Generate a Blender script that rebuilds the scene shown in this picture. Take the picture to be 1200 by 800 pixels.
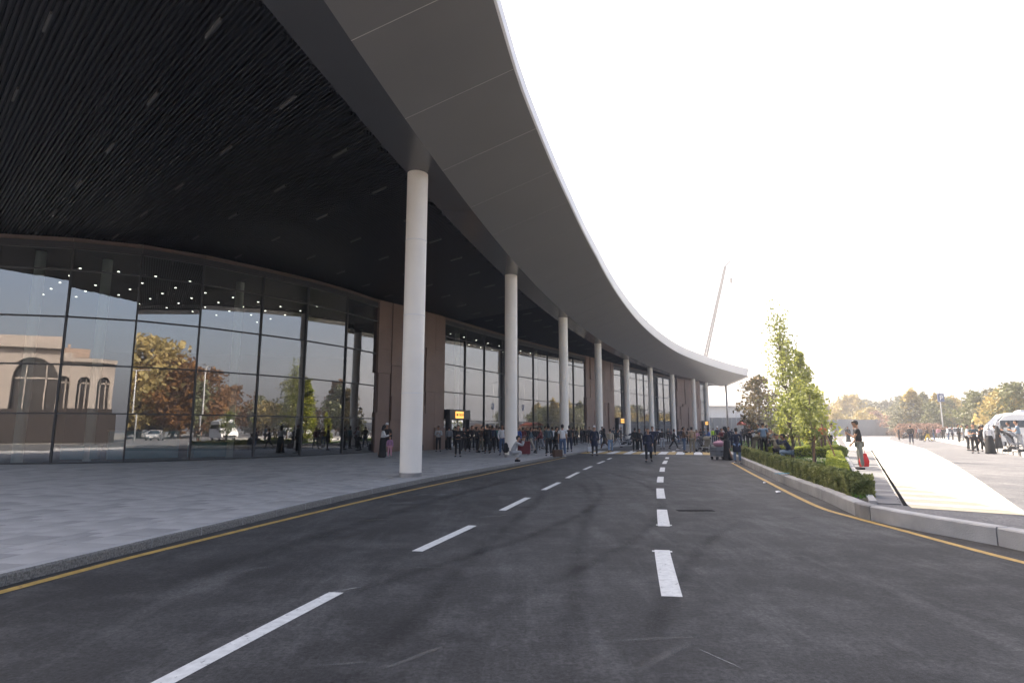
import bpy, bmesh, math, random
import numpy as np
from mathutils import Vector, Matrix
R_ = math.radians
for o in list(bpy.data.objects): bpy.data.objects.remove(o)
S = bpy.context.scene
COL = S.collection
# ------------------------------------------------------------------ camera
CAMH = 1.6
cd = bpy.data.cameras.new('camera'); cam = bpy.data.objects.new('camera', cd); COL.objects.link(cam)
cd.sensor_width = 36; cd.lens = 695/1200*36; cd.clip_start = .05; cd.clip_end = 5000
cam.location = (0, 0, CAMH); cam.rotation_euler = (R_(90+8.43), 0, 0)
S.camera = cam
# ------------------------------------------------------------------ sky, sun, exposure
SUN_EL, SUN_AZ = 42, -32            # azimuth measured from +Y towards +X
w = bpy.data.worlds.new('World'); S.world = w; w.use_nodes = True
nt = w.node_tree; nt.nodes.clear()
sky = nt.nodes.new('ShaderNodeTexSky'); sky.sky_type = 'NISHITA'; sky.sun_disc = False
sky.sun_elevation = R_(SUN_EL); sky.sun_rotation = R_(SUN_AZ)
sky.air_density = 1.0; sky.dust_density = 9.0; sky.ozone_density = 1.0; sky.altitude = 400
bgn = nt.nodes.new('ShaderNodeBackground'); bgn.inputs['Strength'].default_value = .15
won = nt.nodes.new('ShaderNodeOutputWorld')
nt.links.new(sky.outputs[0], bgn.inputs['Color']); nt.links.new(bgn.outputs[0], won.inputs['Surface'])
sl = bpy.data.lights.new('sun', 'SUN'); sl.energy = 4.2; sl.angle = R_(.5); sl.color = (1, .93, .82)
so = bpy.data.objects.new('sun', sl); COL.objects.link(so)
sd = Vector((math.sin(R_(SUN_AZ))*math.cos(R_(SUN_EL)), math.cos(R_(SUN_AZ))*math.cos(R_(SUN_EL)), math.sin(R_(SUN_EL))))
so.rotation_euler = sd.to_track_quat('Z', 'Y').to_euler(); so.location = sd*60
S.view_settings.view_transform = 'Standard'; S.view_settings.look = 'None'
S.view_settings.exposure = 1.65; S.view_settings.gamma = 1
S.view_settings.use_white_balance = True; S.view_settings.white_balance_temperature = 6900; S.view_settings.white_balance_tint = 12
# ------------------------------------------------------------------ helpers
def tag(o, label=None, cat=None, group=None, kind=None):
    if label: o['label'] = label
    if cat: o['category'] = cat
    if group: o['group'] = group
    if kind: o['kind'] = kind
    return o
def empty(name, loc=(0, 0, 0), rz=0, label=None, cat=None, group=None):
    o = bpy.data.objects.new(name, None); COL.objects.link(o); o.location = loc; o.rotation_euler = (0, 0, rz)
    o.empty_display_size = .2
    return tag(o, label, cat, group)
def link(name, me, m=None, parent=None):
    o = bpy.data.objects.new(name, me); COL.objects.link(o)
    if m is not None and len(me.materials) == 0: me.materials.append(m)
    if parent is not None: o.parent = parent
    return o
def shared(name, me, m, parent=None):
    """object on a shared mesh with its own material"""
    if len(me.materials) == 0: me.materials.append(None)
    o = bpy.data.objects.new(name, me); COL.objects.link(o)
    o.material_slots[0].link = 'OBJECT'; o.material_slots[0].material = m
    if parent is not None: o.parent = parent
    return o
class MB:
    def __init__(s): s.v = []; s.f = []; s.m = []; s.cur = 0
    def add(s, vs, fs):
        b = len(s.v); s.v += [tuple(map(float, v)) for v in vs]
        for f in fs: s.f.append(tuple(i+b for i in f)); s.m.append(s.cur)
    def box(s, c, d, M=None, bev=0):
        x, y, z = d[0]/2, d[1]/2, d[2]/2
        vs = [Vector((i, j, k)) for k in (-z, z) for (i, j) in ((-x, -y), (x, -y), (x, y), (-x, y))]
        if M is not None: vs = [M @ v for v in vs]
        vs = [v+Vector(c) for v in vs]
        s.add(vs, [(3, 2, 1, 0), (4, 5, 6, 7), (0, 1, 5, 4), (1, 2, 6, 5), (2, 3, 7, 6), (3, 0, 4, 7)])
    def prism(s, poly, z0, z1, bottom=True):
        n = len(poly)
        a = [(p[0], p[1], z0) for p in poly]; b = [(p[0], p[1], z1) for p in poly]
        fs = [tuple(range(n, 2*n))]
        if bottom: fs.append(tuple(range(n-1, -1, -1)))
        fs += [(i, (i+1) % n, n+(i+1) % n, n+i) for i in range(n)]
        s.add(a+b, fs)
    def sheet(s, A, B, z=None):
        n = len(A)
        f3 = lambda p: (p[0], p[1], z if z is not None else p[2])
        s.add([f3(p) for p in A]+[f3(p) for p in B], [(i, i+1, n+i+1, n+i) for i in range(n-1)])
    def loft(s, rings, cap=True):
        n = len(rings[0]); b = len(s.v)
        vs = [v for r in rings for v in r]; fs = []
        for k in range(len(rings)-1):
            for i in range(n):
                j = (i+1) % n; fs.append((k*n+i, k*n+j, (k+1)*n+j, (k+1)*n+i))
        if cap: fs += [tuple(range(n-1, -1, -1)), tuple((len(rings)-1)*n+i for i in range(n))]
        s.add(vs, fs)
    def tube(s, pts, rad, n=8, cap=True):
        rings = []; pts = [Vector(p) for p in pts]
        if not hasattr(rad, '__len__'): rad = [rad]*len(pts)
        for i, p in enumerate(pts):
            d = (pts[min(i+1, len(pts)-1)]-pts[max(i-1, 0)]).normalized()
            a = Vector((0, 0, 1)) if abs(d.z) < .9 else Vector((1, 0, 0))
            u = d.cross(a).normalized(); w_ = d.cross(u)
            rings.append([p+(u*math.cos(t)+w_*math.sin(t))*rad[i] for t in [2*math.pi*k/n for k in range(n)]])
        s.loft(rings, cap)
    def lathe(s, prof, c=(0, 0, 0), n=24, cap=True):
        s.loft([[(c[0]+r*math.cos(2*math.pi*k/n), c[1]+r*math.sin(2*math.pi*k/n), c[2]+z) for k in range(n)] for r, z in prof], cap)
    def ell(s, c, r, n=10, m=7):
        rings = []
        for j in range(m+1):
            t = math.pi*j/m; rr = max(math.sin(t), .02)
            rings.append([(c[0]+r[0]*rr*math.cos(2*math.pi*k/n), c[1]+r[1]*rr*math.sin(2*math.pi*k/n), c[2]-r[2]*math.cos(t)) for k in range(n)])
        s.loft(rings)
    def mesh(s, name, mats=None, smooth=False):
        me = bpy.data.meshes.new(name); me.from_pydata(s.v, [], s.f)
        if mats:
            for m in mats: me.materials.append(m)
            if len(mats) > 1: me.polygons.foreach_set('material_index', s.m)
        if smooth: me.polygons.foreach_set('use_smooth', [True]*len(me.polygons))
        me.update(); return me
    def build(s, name, m=None, parent=None, smooth=False):
        mats = m if isinstance(m, (list, tuple)) else ([m] if m else None)
        o = bpy.data.objects.new(name, s.mesh(name, mats, smooth)); COL.objects.link(o)
        if parent is not None: o.parent = parent
        return o
def autosmooth(o, ang=35):
    me = o.data; bm = bmesh.new(); bm.from_mesh(me)
    for f in bm.faces: f.smooth = True
    for e in bm.edges:
        if len(e.link_faces) == 2 and e.calc_face_angle(0) > R_(ang): e.smooth = False
    bm.to_mesh(me); bm.free(); return o
def struct(o, label=None):
    o['kind'] = 'structure'; return o
# ------------------------------------------------------------------ materials
MATS = {}
def mat(name, col, rough=.6, var=0.0, scale=3.0, bump=0.0, bscale=40.0, metal=0.0, spec=.5, emit=None, coat=0, tex='noise', detail=6):
    if name in MATS: return MATS[name]
    m = bpy.data.materials.new(name); m.use_nodes = True; MATS[name] = m
    n = m.node_tree.nodes; L = m.node_tree.links; b = n['Principled BSDF']
    b.inputs['Base Color'].default_value = (*col, 1); b.inputs['Roughness'].default_value = rough
    b.inputs['Metallic'].default_value = metal; b.inputs['Specular IOR Level'].default_value = spec
    if coat: b.inputs['Coat Weight'].default_value = coat
    if emit:
        b.inputs['Emission Color'].default_value = (*emit[0], 1); b.inputs['Emission Strength'].default_value = emit[1]
    tc = n.new('ShaderNodeTexCoord')
    if var:
        t = n.new('ShaderNodeTexNoise'); t.inputs['Scale'].default_value = scale; t.inputs['Detail'].default_value = detail
        L.new(tc.outputs['Object'], t.inputs['Vector'])
        r = n.new('ShaderNodeMapRange'); r.inputs['From Min'].default_value = .3; r.inputs['From Max'].default_value = .7
        r.inputs['To Min'].default_value = 1-var; r.inputs['To Max'].default_value = 1+var
        L.new(t.outputs['Fac'], r.inputs['Value'])
        mx = n.new('ShaderNodeVectorMath'); mx.operation = 'SCALE'; mx.inputs[0].default_value = col
        L.new(r.outputs[0], mx.inputs['Scale']); L.new(mx.outputs[0], b.inputs['Base Color'])
    if bump:
        t2 = n.new('ShaderNodeTexNoise'); t2.inputs['Scale'].default_value = bscale; t2.inputs['Detail'].default_value = 5
        L.new(tc.outputs['Object'], t2.inputs['Vector'])
        bp = n.new('ShaderNodeBump'); bp.inputs['Strength'].default_value = bump; bp.inputs['Distance'].default_value = .02
        L.new(t2.outputs['Fac'], bp.inputs['Height']); L.new(bp.outputs[0], b.inputs['Normal'])
    return m
def leafmat(name, col, col2=None, trans=.35, scale=.6):
    if name in MATS: return MATS[name]
    m = bpy.data.materials.new(name); m.use_nodes = True; MATS[name] = m
    n = m.node_tree.nodes; L = m.node_tree.links; n.clear()
    out = n.new('ShaderNodeOutputMaterial'); d = n.new('ShaderNodeBsdfPrincipled'); t = n.new('ShaderNodeBsdfTranslucent'); mx = n.new('ShaderNodeMixShader')
    d.inputs['Roughness'].default_value = .55; d.inputs['Specular IOR Level'].default_value = .3
    mx.inputs[0].default_value = trans
    tc = n.new('ShaderNodeTexCoord'); ns = n.new('ShaderNodeTexNoise'); ns.inputs['Scale'].default_value = scale; ns.inputs['Detail'].default_value = 4
    L.new(tc.outputs['Object'], ns.inputs['Vector'])
    cr = n.new('ShaderNodeValToRGB'); c2 = col2 or tuple(c*.55 for c in col)
    cr.color_ramp.elements[0].position = .35; cr.color_ramp.elements[0].color = (*c2, 1)
    cr.color_ramp.elements[1].position = .62; cr.color_ramp.elements[1].color = (*col, 1)
    L.new(ns.outputs['Fac'], cr.inputs[0]); L.new(cr.outputs[0], d.inputs['Base Color'])
    L.new(cr.outputs[0], t.inputs['Color'])
    L.new(d.outputs[0], mx.inputs[1]); L.new(t.outputs[0], mx.inputs[2]); L.new(mx.outputs[0], out.inputs['Surface'])
    return m
def glassmat(name, tint=(.42, .52, .52), base=.25):
    m = bpy.data.materials.new(name); m.use_nodes = True; n = m.node_tree.nodes; L = m.node_tree.links; n.clear()
    out = n.new('ShaderNodeOutputMaterial'); tr = n.new('ShaderNodeBsdfTransparent'); gl = n.new('ShaderNodeBsdfGlossy'); mx = n.new('ShaderNodeMixShader')
    tr.inputs[0].default_value = (*tint, 1); gl.inputs['Color'].default_value = (.93, .95, .98, 1); gl.inputs['Roughness'].default_value = 0.0
    fr = n.new('ShaderNodeFresnel'); fr.inputs['IOR'].default_value = 1.55
    mr = n.new('ShaderNodeMapRange'); mr.inputs['To Min'].default_value = base; mr.inputs['To Max'].default_value = 1.0
    L.new(fr.outputs[0], mr.inputs['Value']); L.new(mr.outputs[0], mx.inputs[0])
    tc = n.new('ShaderNodeTexCoord'); ns = n.new('ShaderNodeTexNoise'); ns.inputs['Scale'].default_value = .35; ns.inputs['Detail'].default_value = 1
    L.new(tc.outputs['Object'], ns.inputs['Vector'])
    bp = n.new('ShaderNodeBump'); bp.inputs['Strength'].default_value = .12; bp.inputs['Distance'].default_value = .03
    L.new(ns.outputs['Fac'], bp.inputs['Height']); L.new(bp.outputs[0], gl.inputs['Normal'])
    L.new(tr.outputs[0], mx.inputs[1]); L.new(gl.outputs[0], mx.inputs[2]); L.new(mx.outputs[0], out.inputs['Surface'])
    MATS[name] = m; return m
def asphalt(name, base, dusty, amount=.5):
    m = bpy.data.materials.new(name); m.use_nodes = True; MATS[name] = m
    n = m.node_tree.nodes; L = m.node_tree.links; b = n['Principled BSDF']
    tc = n.new('ShaderNodeTexCoord')
    def noise(sc, det=5, rough=.6, stretch=None):
        t = n.new('ShaderNodeTexNoise'); t.inputs['Scale'].default_value = sc; t.inputs['Detail'].default_value = det; t.inputs['Roughness'].default_value = rough
        if stretch:
            mp = n.new('ShaderNodeMapping'); mp.inputs['Scale'].default_value = stretch; mp.inputs['Rotation'].default_value = (0, 0, R_(-12))
            L.new(tc.outputs['Object'], mp.inputs['Vector']); L.new(mp.outputs[0], t.inputs['Vector'])
        else: L.new(tc.outputs['Object'], t.inputs['Vector'])
        return t
    def rng(src, a, b_, c, d_):
        r = n.new('ShaderNodeMapRange'); r.inputs['From Min'].default_value = a; r.inputs['From Max'].default_value = b_
        r.inputs['To Min'].default_value = c; r.inputs['To Max'].default_value = d_; L.new(src, r.inputs['Value']); return r.outputs[0]
    def math_(op, a, b_):
        q = n.new('ShaderNodeMath'); q.operation = op
        for i, k in enumerate((a, b_)):
            if isinstance(k, (int, float)): q.inputs[i].default_value = k
            else: L.new(k, q.inputs[i])
        return q.outputs[0]
    big = rng(noise(.22, 5, .62).outputs['Fac'], .42, .72, 0, 1)
    mid = rng(noise(1.3, 10, .78).outputs['Fac'], .47, .68, 0, 1.25)
    strk = rng(noise(.9, 9, .75, (1.6, .22, 1)).outputs['Fac'], .5, .68, 0, 1.3)
    fine = rng(noise(24, 8, .9).outputs['Fac'], .36, .64, .25, 1.7)
    grit = rng(noise(75, 2, .8).outputs['Fac'], .64, .76, 0, 1.8)
    dust = math_('MULTIPLY', math_('ADD', math_('MULTIPLY', big, .45), math_('ADD', math_('MULTIPLY', mid, .5), math_('MULTIPLY', strk, .45))), amount)
    mx = n.new('ShaderNodeMix'); mx.data_type = 'RGBA'; mx.clamp_factor = True
    mx.inputs['A'].default_value = (*base, 1); mx.inputs['B'].default_value = (*dusty, 1); L.new(dust, mx.inputs['Factor'])
    sc = n.new('ShaderNodeVectorMath'); sc.operation = 'SCALE'; L.new(mx.outputs['Result'], sc.inputs[0])
    L.new(math_('ADD', fine, grit), sc.inputs['Scale']); L.new(sc.outputs[0], b.inputs['Base Color'])
    b.inputs['Roughness'].default_value = .82; b.inputs['Specular IOR Level'].default_value = .35
    bp = n.new('ShaderNodeBump'); bp.inputs['Strength'].default_value = .55; bp.inputs['Distance'].default_value = .008
    L.new(noise(70, 5, .7).outputs['Fac'], bp.inputs['Height']); L.new(bp.outputs[0], b.inputs['Normal'])
    return m
M_ASPH = asphalt('asphalt', (.026, .026, .027), (.12, .119, .119), .72)
M_LOT = asphalt('lot_asphalt', (.10, .10, .106), (.20, .197, .195), .9)
M_GROUND = mat('ground_dirt', (.16, .15, .13), .95, .25, .3)
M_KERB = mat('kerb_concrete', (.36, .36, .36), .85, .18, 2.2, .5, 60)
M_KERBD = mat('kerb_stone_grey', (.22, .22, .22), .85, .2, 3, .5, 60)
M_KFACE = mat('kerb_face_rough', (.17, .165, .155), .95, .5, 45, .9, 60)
M_WHITE = mat('road_white_paint', (.62, .62, .6), .7, .14, 14, .2, 90)
M_YEL = mat('road_yellow_paint', (.42, .27, .07), .7, .2, 6, .2, 90)
M_PAVES = [mat('paver_a', (.38, .372, .365), .72, .16, 1.2, .25, 60), mat('paver_b', (.36, .352, .346), .75, .16, 1.4, .25, 60), mat('paver_c', (.30, .296, .292), .78, .15, 1.3, .25, 60)]
M_JOINT = mat('paver_joint', (.07, .07, .07), .9, .2, 8)
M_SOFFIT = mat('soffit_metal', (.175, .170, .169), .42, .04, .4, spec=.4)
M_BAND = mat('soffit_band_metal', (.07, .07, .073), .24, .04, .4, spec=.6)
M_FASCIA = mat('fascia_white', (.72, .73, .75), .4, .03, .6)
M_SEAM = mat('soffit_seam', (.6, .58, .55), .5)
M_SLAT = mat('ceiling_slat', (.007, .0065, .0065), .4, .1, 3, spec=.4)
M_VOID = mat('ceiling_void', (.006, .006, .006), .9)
M_COLUMN = mat('column_paint', (.86, .81, .74), .38, .05, .7, spec=.45)
M_METALD = mat('dark_metal', (.035, .037, .04), .45, .1, 2)
M_STEEL = mat('brushed_steel', (.33, .33, .34), .35, .12, 6, metal=.7)
M_PIER = mat('pier_panel', (.21, .135, .105), .55, .10, 1.0, .1, 30)
M_PIER2 = mat('pier_panel_dark', (.12, .08, .065), .6, .10, 1.0, .1, 30)
M_GLASS = glassmat('curtain_glass')
M_LAMP = mat('ceiling_lamp_cover', (.10, .095, .09), .4)
M_DOWN = mat('downlight_lit', (1, 1, 1), .4, emit=((1, .92, .8), 2.5))
M_FLOORI = mat('interior_floor', (.14, .14, .14), .25, .1, 1)
M_WALLI = mat('interior_wall', (.10, .085, .075), .7, .15, .5)
M_TEAL = mat('teal_counter', (.20, .46, .52), .4, .1, 2)
M_GRASS = leafmat('grass_blades', (.13, .24, .04), (.07, .14, .025), .3, 2)
M_SOIL = mat('soil', (.05, .055, .03), .95, .3, 3, .5, 20)
M_HEDGE = leafmat('hedge_leaves', (.32, .33, .12), (.13, .16, .06), .25, 3)
M_HEDGELIT = leafmat('hedge_leaves_sunlit', (.40, .42, .08), (.22, .28, .06), .35, 3)  # brighter, yellower copy of the hedge leaves, sunlight put into the colour
M_BARK = mat('bark', (.13, .10, .08), .9, .3, 6, .6, 14)
M_WOODS = mat('stake_wood', (.30, .17, .10), .8, .2, 8)
for pm_, dark in ((M_WHITE, .34), (M_YEL, .36)):
    n = pm_.node_tree.nodes; L = pm_.node_tree.links; b = n['Principled BSDF']; src = b.inputs['Base Color'].links[0].from_socket
    tc = n.new('ShaderNodeTexCoord'); ns = n.new('ShaderNodeTexNoise'); ns.inputs['Scale'].default_value = 9; ns.inputs['Detail'].default_value = 9; ns.inputs['Roughness'].default_value = .75; L.new(tc.outputs['Object'], ns.inputs['Vector'])
    r = n.new('ShaderNodeMapRange'); r.inputs['From Min'].default_value = dark; r.inputs['From Max'].default_value = dark+.07; L.new(ns.outputs['Fac'], r.inputs['Value'])
    mx = n.new('ShaderNodeMix'); mx.data_type = 'RGBA'; mx.inputs['A'].default_value = (.08, .08, .08, 1); L.new(src, mx.inputs['B']); L.new(r.outputs[0], mx.inputs['Factor']); L.new(mx.outputs['Result'], b.inputs['Base Color'])
# ------------------------------------------------------------------ arc coordinates of the forecourt
CX, CY = 240.4, -29.9
A0 = math.atan2(19.33-CY, -3.4-CX)
def P(R, s, z=0):
    a = A0-s/248.5; return (CX+R*math.cos(a), CY+R*math.sin(a), z)
def rad_out(s):     # unit vector from building to road
    a = A0-s/248.5; return Vector((-math.cos(a), -math.sin(a), 0))
def interp(s, T):
    return float(np.interp(s, [t[0] for t in T], [t[1] for t in T]))
KL = [(-60, 248.6), (-13, 248.33), (-10.5, 248.3), (-5.4, 248.15), (-.5, 247.83), (7.7, 246.95), (14.7, 246.45), (19.7, 246.15), (40, 245.6), (140, 245.6)]
YL = [(-60, 248.45), (-13, 248.12), (-11.7, 248.1), (-8.8, 247.9), (-3.6, 247.5), (2.4, 246.9), (12.5, 246.15), (16.5, 245.98)]
LL = [(-60, 245.6), (-15, 245.0), (-12.8, 244.82), (-10.7, 244.65), (-8.5, 244.4), (-4, 244.08), (0, 243.83), (6.4, 243.62), (13.3, 243.4), (140, 242.6)]
LR = [(-60, 243.5), (-12.6, 241.55), (-10.1, 241.43), (-7.9, 241.22), (-3.7, 240.99), (.85, 240.8), (6, 240.58), (15, 240.33), (140, 239.8)]
# ------------------------------------------------------------------ ground, roads
g = MB(); N = 48
g.add([(660*math.cos(2*math.pi*k/N), 60+660*math.sin(2*math.pi*k/N), -.03) for k in range(N)], [tuple(range(N))])
struct(g.build('ground', M_GROUND))
# forecourt road
ss = list(np.arange(-60, 150.1, 2.0))
g = MB(); g.sheet([P(250, s) for s in ss], [P(224, s) for s in ss], 0.0)
road = struct(g.build('road', M_ASPH)); road['category'] = 'road'; del road['category']
def arcstrip(T, s0, s1, wd, z, n=None):
    n = n or max(3, int((s1-s0)/.4)+1); q = np.linspace(s0, s1, n)
    return [P(interp(s, T)+wd/2, s, z) for s in q], [P(interp(s, T)-wd/2, s, z) for s in q]
g = MB(); A, B = arcstrip(YL, -45, 16.6, .13, .004, 200); g.sheet(A, B); g.build('edge_line', M_YEL, road)
for (a, b) in [(-19.5, -17.2), (-15.05, -12.75), (-10.66, -8.42), (-6.45, -4.1), (-2.2, .2), (1.9, 4.75), (6.3, 8.7), (10.8, 13.2), (15, 16.8), (27, 29.5), (33, 35.5), (39, 41.5), (45, 47.5)]:
    g = MB(); A, B = arcstrip(LL, a, b, .15, .004); g.sheet(A, B); g.build('lane_dash', M_WHITE, road)
for (a, b) in [(-17.5, -15), (-12.4, -10.05), (-7.95, -5.75), (-3.7, -1.15), (.85, 3.2), (5.8, 8.6), (11.4, 14.6), (16.6, 18.6), (27, 29.5), (33, 35.5), (39, 41.5)]:
    g = MB(); A, B = arcstrip(LR, a, b, .2, .004); g.sheet(A, B)
    if a in (-12.4, -7.95):                       # small painted ticks at the dash ends
        e = b if a == -12.4 else a
        A, B = arcstrip(LR, e-.14 if a == -12.4 else e+.08, e-.05 if a == -12.4 else e+.17, .26, .0045, 3); g.sheet(A, B)
    g.build('lane_dash', M_WHITE, road)
YR = [(7.2, -14), (6.6, 0), (6.32, 5), (6.22, 7.52), (6.21, 8.47), (6.25, 9.79), (6.28, 11.27), (6.4, 12.73), (7.19, 16.02), (8.09, 19.5), (8.99, 22.97), (10.7, 29.38)]
def smoothpts(pts, k=6):
    pts = [Vector((p[0], p[1], 0)) for p in pts]; out = []
    for i in range(len(pts)-1):
        p0 = pts[max(i-1, 0)]; p1 = pts[i]; p2 = pts[i+1]; p3 = pts[min(i+2, len(pts)-1)]
        for j in range(k):
            t = j/k
            out.append(.5*((2*p1)+(p2-p0)*t+(2*p0-5*p1+4*p2-p3)*t*t+(3*p1-p0-3*p2+p3)*t**3))
    out.append(pts[-1]); return out
def offset(pts, d):
    out = []
    for i, p in enumerate(pts):
        t = (pts[min(i+1, len(pts)-1)]-pts[max(i-1, 0)]); t.z = 0; t.normalize()
        out.append(p+Vector((t.y, -t.x, 0))*d)
    return out
yr = smoothpts(YR); g = MB(); g.sheet(offset(yr, -.06), offset(yr, .06), .004); g.build('edge_line', M_YEL, road)
# faint worn paint, tyre tracks, drain cover
def fademat(name, col, alpha, sc):
    m = bpy.data.materials.new(name); m.use_nodes = True; n = m.node_tree.nodes; L = m.node_tree.links
    b = n['Principled BSDF']; b.inputs['Base Color'].default_value = (*col, 1); b.inputs['Roughness'].default_value = .8
    uv = n.new('ShaderNodeUVMap'); sp = n.new('ShaderNodeSeparateXYZ'); L.new(uv.outputs[0], sp.inputs[0])
    def tri(o_, soft):
        a = n.new('ShaderNodeMath'); a.operation = 'SUBTRACT'; L.new(o_, a.inputs[0]); a.inputs[1].default_value = .5
        c = n.new('ShaderNodeMath'); c.operation = 'ABSOLUTE'; L.new(a.outputs[0], c.inputs[0])
        r = n.new('ShaderNodeMapRange'); r.interpolation_type = 'SMOOTHSTEP'; r.inputs['From Min'].default_value = .5; r.inputs['From Max'].default_value = .5-soft
        L.new(c.outputs[0], r.inputs['Value']); return r.outputs[0]
    tc = n.new('ShaderNodeTexCoord'); ns = n.new('ShaderNodeTexNoise'); ns.inputs['Scale'].default_value = sc; ns.inputs['Detail'].default_value = 6; L.new(tc.outputs['Object'], ns.inputs['Vector'])
    r = n.new('ShaderNodeMapRange'); r.inputs['From Min'].default_value = .12; r.inputs['From Max'].default_value = .62; r.inputs['To Max'].default_value = alpha; L.new(ns.outputs['Fac'], r.inputs['Value'])
    q = n.new('ShaderNodeMath'); q.operation = 'MULTIPLY'; L.new(tri(sp.outputs[0], .3), q.inputs[0]); L.new(tri(sp.outputs[1], .5), q.inputs[1])
    q2 = n.new('ShaderNodeMath'); q2.operation = 'MULTIPLY'; L.new(q.outputs[0], q2.inputs[0]); L.new(r.outputs[0], q2.inputs[1])
    L.new(q2.outputs[0], b.inputs['Alpha']); return m
M_TYRE = fademat('tyre_rubber_trace', (.013, .013, .014), .28, 1.6)
M_WORN = fademat('worn_paint_trace', (.4, .4, .39), .6, 6)
M_DUST = fademat('dust_trace', (.15, .145, .14), .5, 2.2)
def ribbon(pts, wd, z, name, m, k=6):
    q = smoothpts(pts, k); A = offset(q, -wd/2); B = offset(q, wd/2)
    g = MB(); g.sheet(A, B, z); me = g.mesh(name, [m]); uv = me.uv_layers.new(name='UVMap'); n = len(A)
    for lp in me.loops:
        vi = lp.vertex_index; uv.data[lp.index].uv = ((vi % n)/(n-1), 0 if vi < n else 1)
    o = bpy.data.objects.new(name, me); COL.objects.link(o); o.parent = road; return o
rnd = random.Random(4)
tz = .0008
for pts, wd in [([(-3.2, 3.5), (-1.4, 6.5), (.6, 10), (2.0, 14), (2.6, 19), (2.4, 24)], .30), ([(-1.6, 3.0), (.1, 6.0), (2.0, 9.5), (3.3, 13.5), (3.9, 18), (3.7, 24)], .30),
                ([(-1.2, 2.6), (-.9, 5), (-.3, 9), (.6, 14), (1.0, 18), (.8, 21)], .35), ([(.3, 2.8), (.5, 5), (1.0, 9), (1.8, 14), (2.0, 18), (1.6, 21)], .35),
                ([(3.2, 26), (4.0, 20), (5.4, 17.2), (7, 15.2)], .28), ([(4.2, 26), (4.9, 21), (5.9, 18.8), (7.2, 17.2)], .28),
                ([(-4.0, 5), (-3.0, 9), (-1.7, 14), (.2, 20), (2.2, 25)], .5), ([(.4, 2.5), (1.3, 5.5), (2.9, 9), (4.9, 12)], .3)]:
    tz += .00018; ribbon(pts, wd*1.05, tz, 'tyre_mark', M_TYRE)['kind'] = 'stuff'
for i in range(26):
    x, y = rnd.uniform(-3.5, 5.5), rnd.uniform(3, 16); a = rnd.uniform(-.3, .9); l = rnd.uniform(.3, 1.1)
    tz += .00003; ribbon([(x, y), (x+l*math.cos(a), y+l*math.sin(a))], rnd.uniform(.05, .22), tz+.0001, 'dust_mark', M_DUST, 3)['kind'] = 'stuff'
for (x, y, a, l, wd) in [(-3.05, 14.6, 1.0, .5, .22), (-2.45, 15.1, .1, .5, .2), (-1.9, 15.2, .1, .45, .2), (-1.15, 14.8, .1, .35, .2), (-2.7, 13.4, .1, .6, .2),
                         (1.35, 4.7, -1.1, .5, .02), (-1.9, 6.1, .7, .5, .05)]:
    ribbon([(x, y), (x+l*math.cos(a), y+l*math.sin(a))], wd, .0042, 'worn_mark', M_WORN, 3)['kind'] = 'stuff'
g = MB()
for i in range(5): g.box((3.4+i*.13, 12.2, .005), (.05, .16, .01))
g.box((3.66, 12.2, .003), (.72, .2, .005))
tag(g.build('drain_grate', mat('cast_iron', (.015, .015, .016), .95, .2, 5, spec=.1)), 'long dark metal drain grate in the asphalt beside the right lane dashes', 'drain grate')
# raised crossing
s0, s1 = 21.2, 26.2
g = MB(); q = [(s0-.9, .001), (s0, .055), (s1, .055), (s1+.9, .001)]
for (sa, za), (sb, zb) in zip(q[:-1], q[1:]): g.sheet([P(246.0, sa, za), P(246.0, sb, zb)], [P(237.6, sa, za), P(237.6, sb, zb)])
ct = g.build('crossing_table', M_ASPH, road)
nb = 15; wb = 8.2/nb
for i in range(nb):
    r0 = 245.9-i*wb; g = MB(); qq = [s0+.1, (s0+s1)/2, s1-.1]
    g.sheet([P(r0, s, .059) for s in qq], [P(r0-wb*.93, s, .059) for s in qq]); g.build('crossing_bar', M_WHITE if i % 2 else M_YEL, road)
for (ra, rb, sa) in [(245, 237.5, 48), (245, 237.5, 62)]:
    g = MB(); g.sheet([P(ra, sa, .004), P(rb, sa, .004)], [P(ra, sa+.5, .004), P(rb, sa+.5, .004)]); g.build('stop_line', M_WHITE, road)
# ------------------------------------------------------------------ facade line (world metres) and pavement
FW = [(-34.5, 26.6), (-31.6, 25.75), (-28.7, 25.25), (-25.75, 25.2), (-22.83, 25.52), (-19.96, 26.12), (-17.47, 27.14), (-15.42, 28.82), (-13.41, 31.22), (-11.76, 33.43), (-10.24, 36.2), (-9.04, 39.18)]
FP = [(-9.04, 39.18), (-7.7, 41.2), (-6.4, 43.3), (-5.25, 45.3)]
FH = [(-5.25, 45.3), (-2.9, 49.9), (.66, 56.6), (5.2, 64.3), (10.2, 72.4), (16.3, 82.6), (23, 93.3), (27.5, 100), (33, 107), (36.5, 111)]
fr_all = [RS for RS in FW+FP[1:]+FH[1:]]
def toRS(p):
    d = (p[0]-CX, p[1]-CY); return math.hypot(*d), (A0-math.atan2(d[1], d[0]))*248.5
FRS = sorted([(toRS(p)[1], toRS(p)[0]) for p in fr_all[4:]])
def facR(s):
    if s < FRS[0][0]: return 269+min(30, (FRS[0][0]-s)*3)
    return float(np.interp(s, [a for a, b in FRS], [b for a, b in FRS]))
pav = MB(); S_ = list(np.arange(-45, 125.1, 1.0))
pav.sheet([P(300, s) for s in S_], [P(interp(s, KL)-.02+.16, s) for s in S_], .108)
pavement = struct(pav.build('pavement', M_JOINT))
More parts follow.
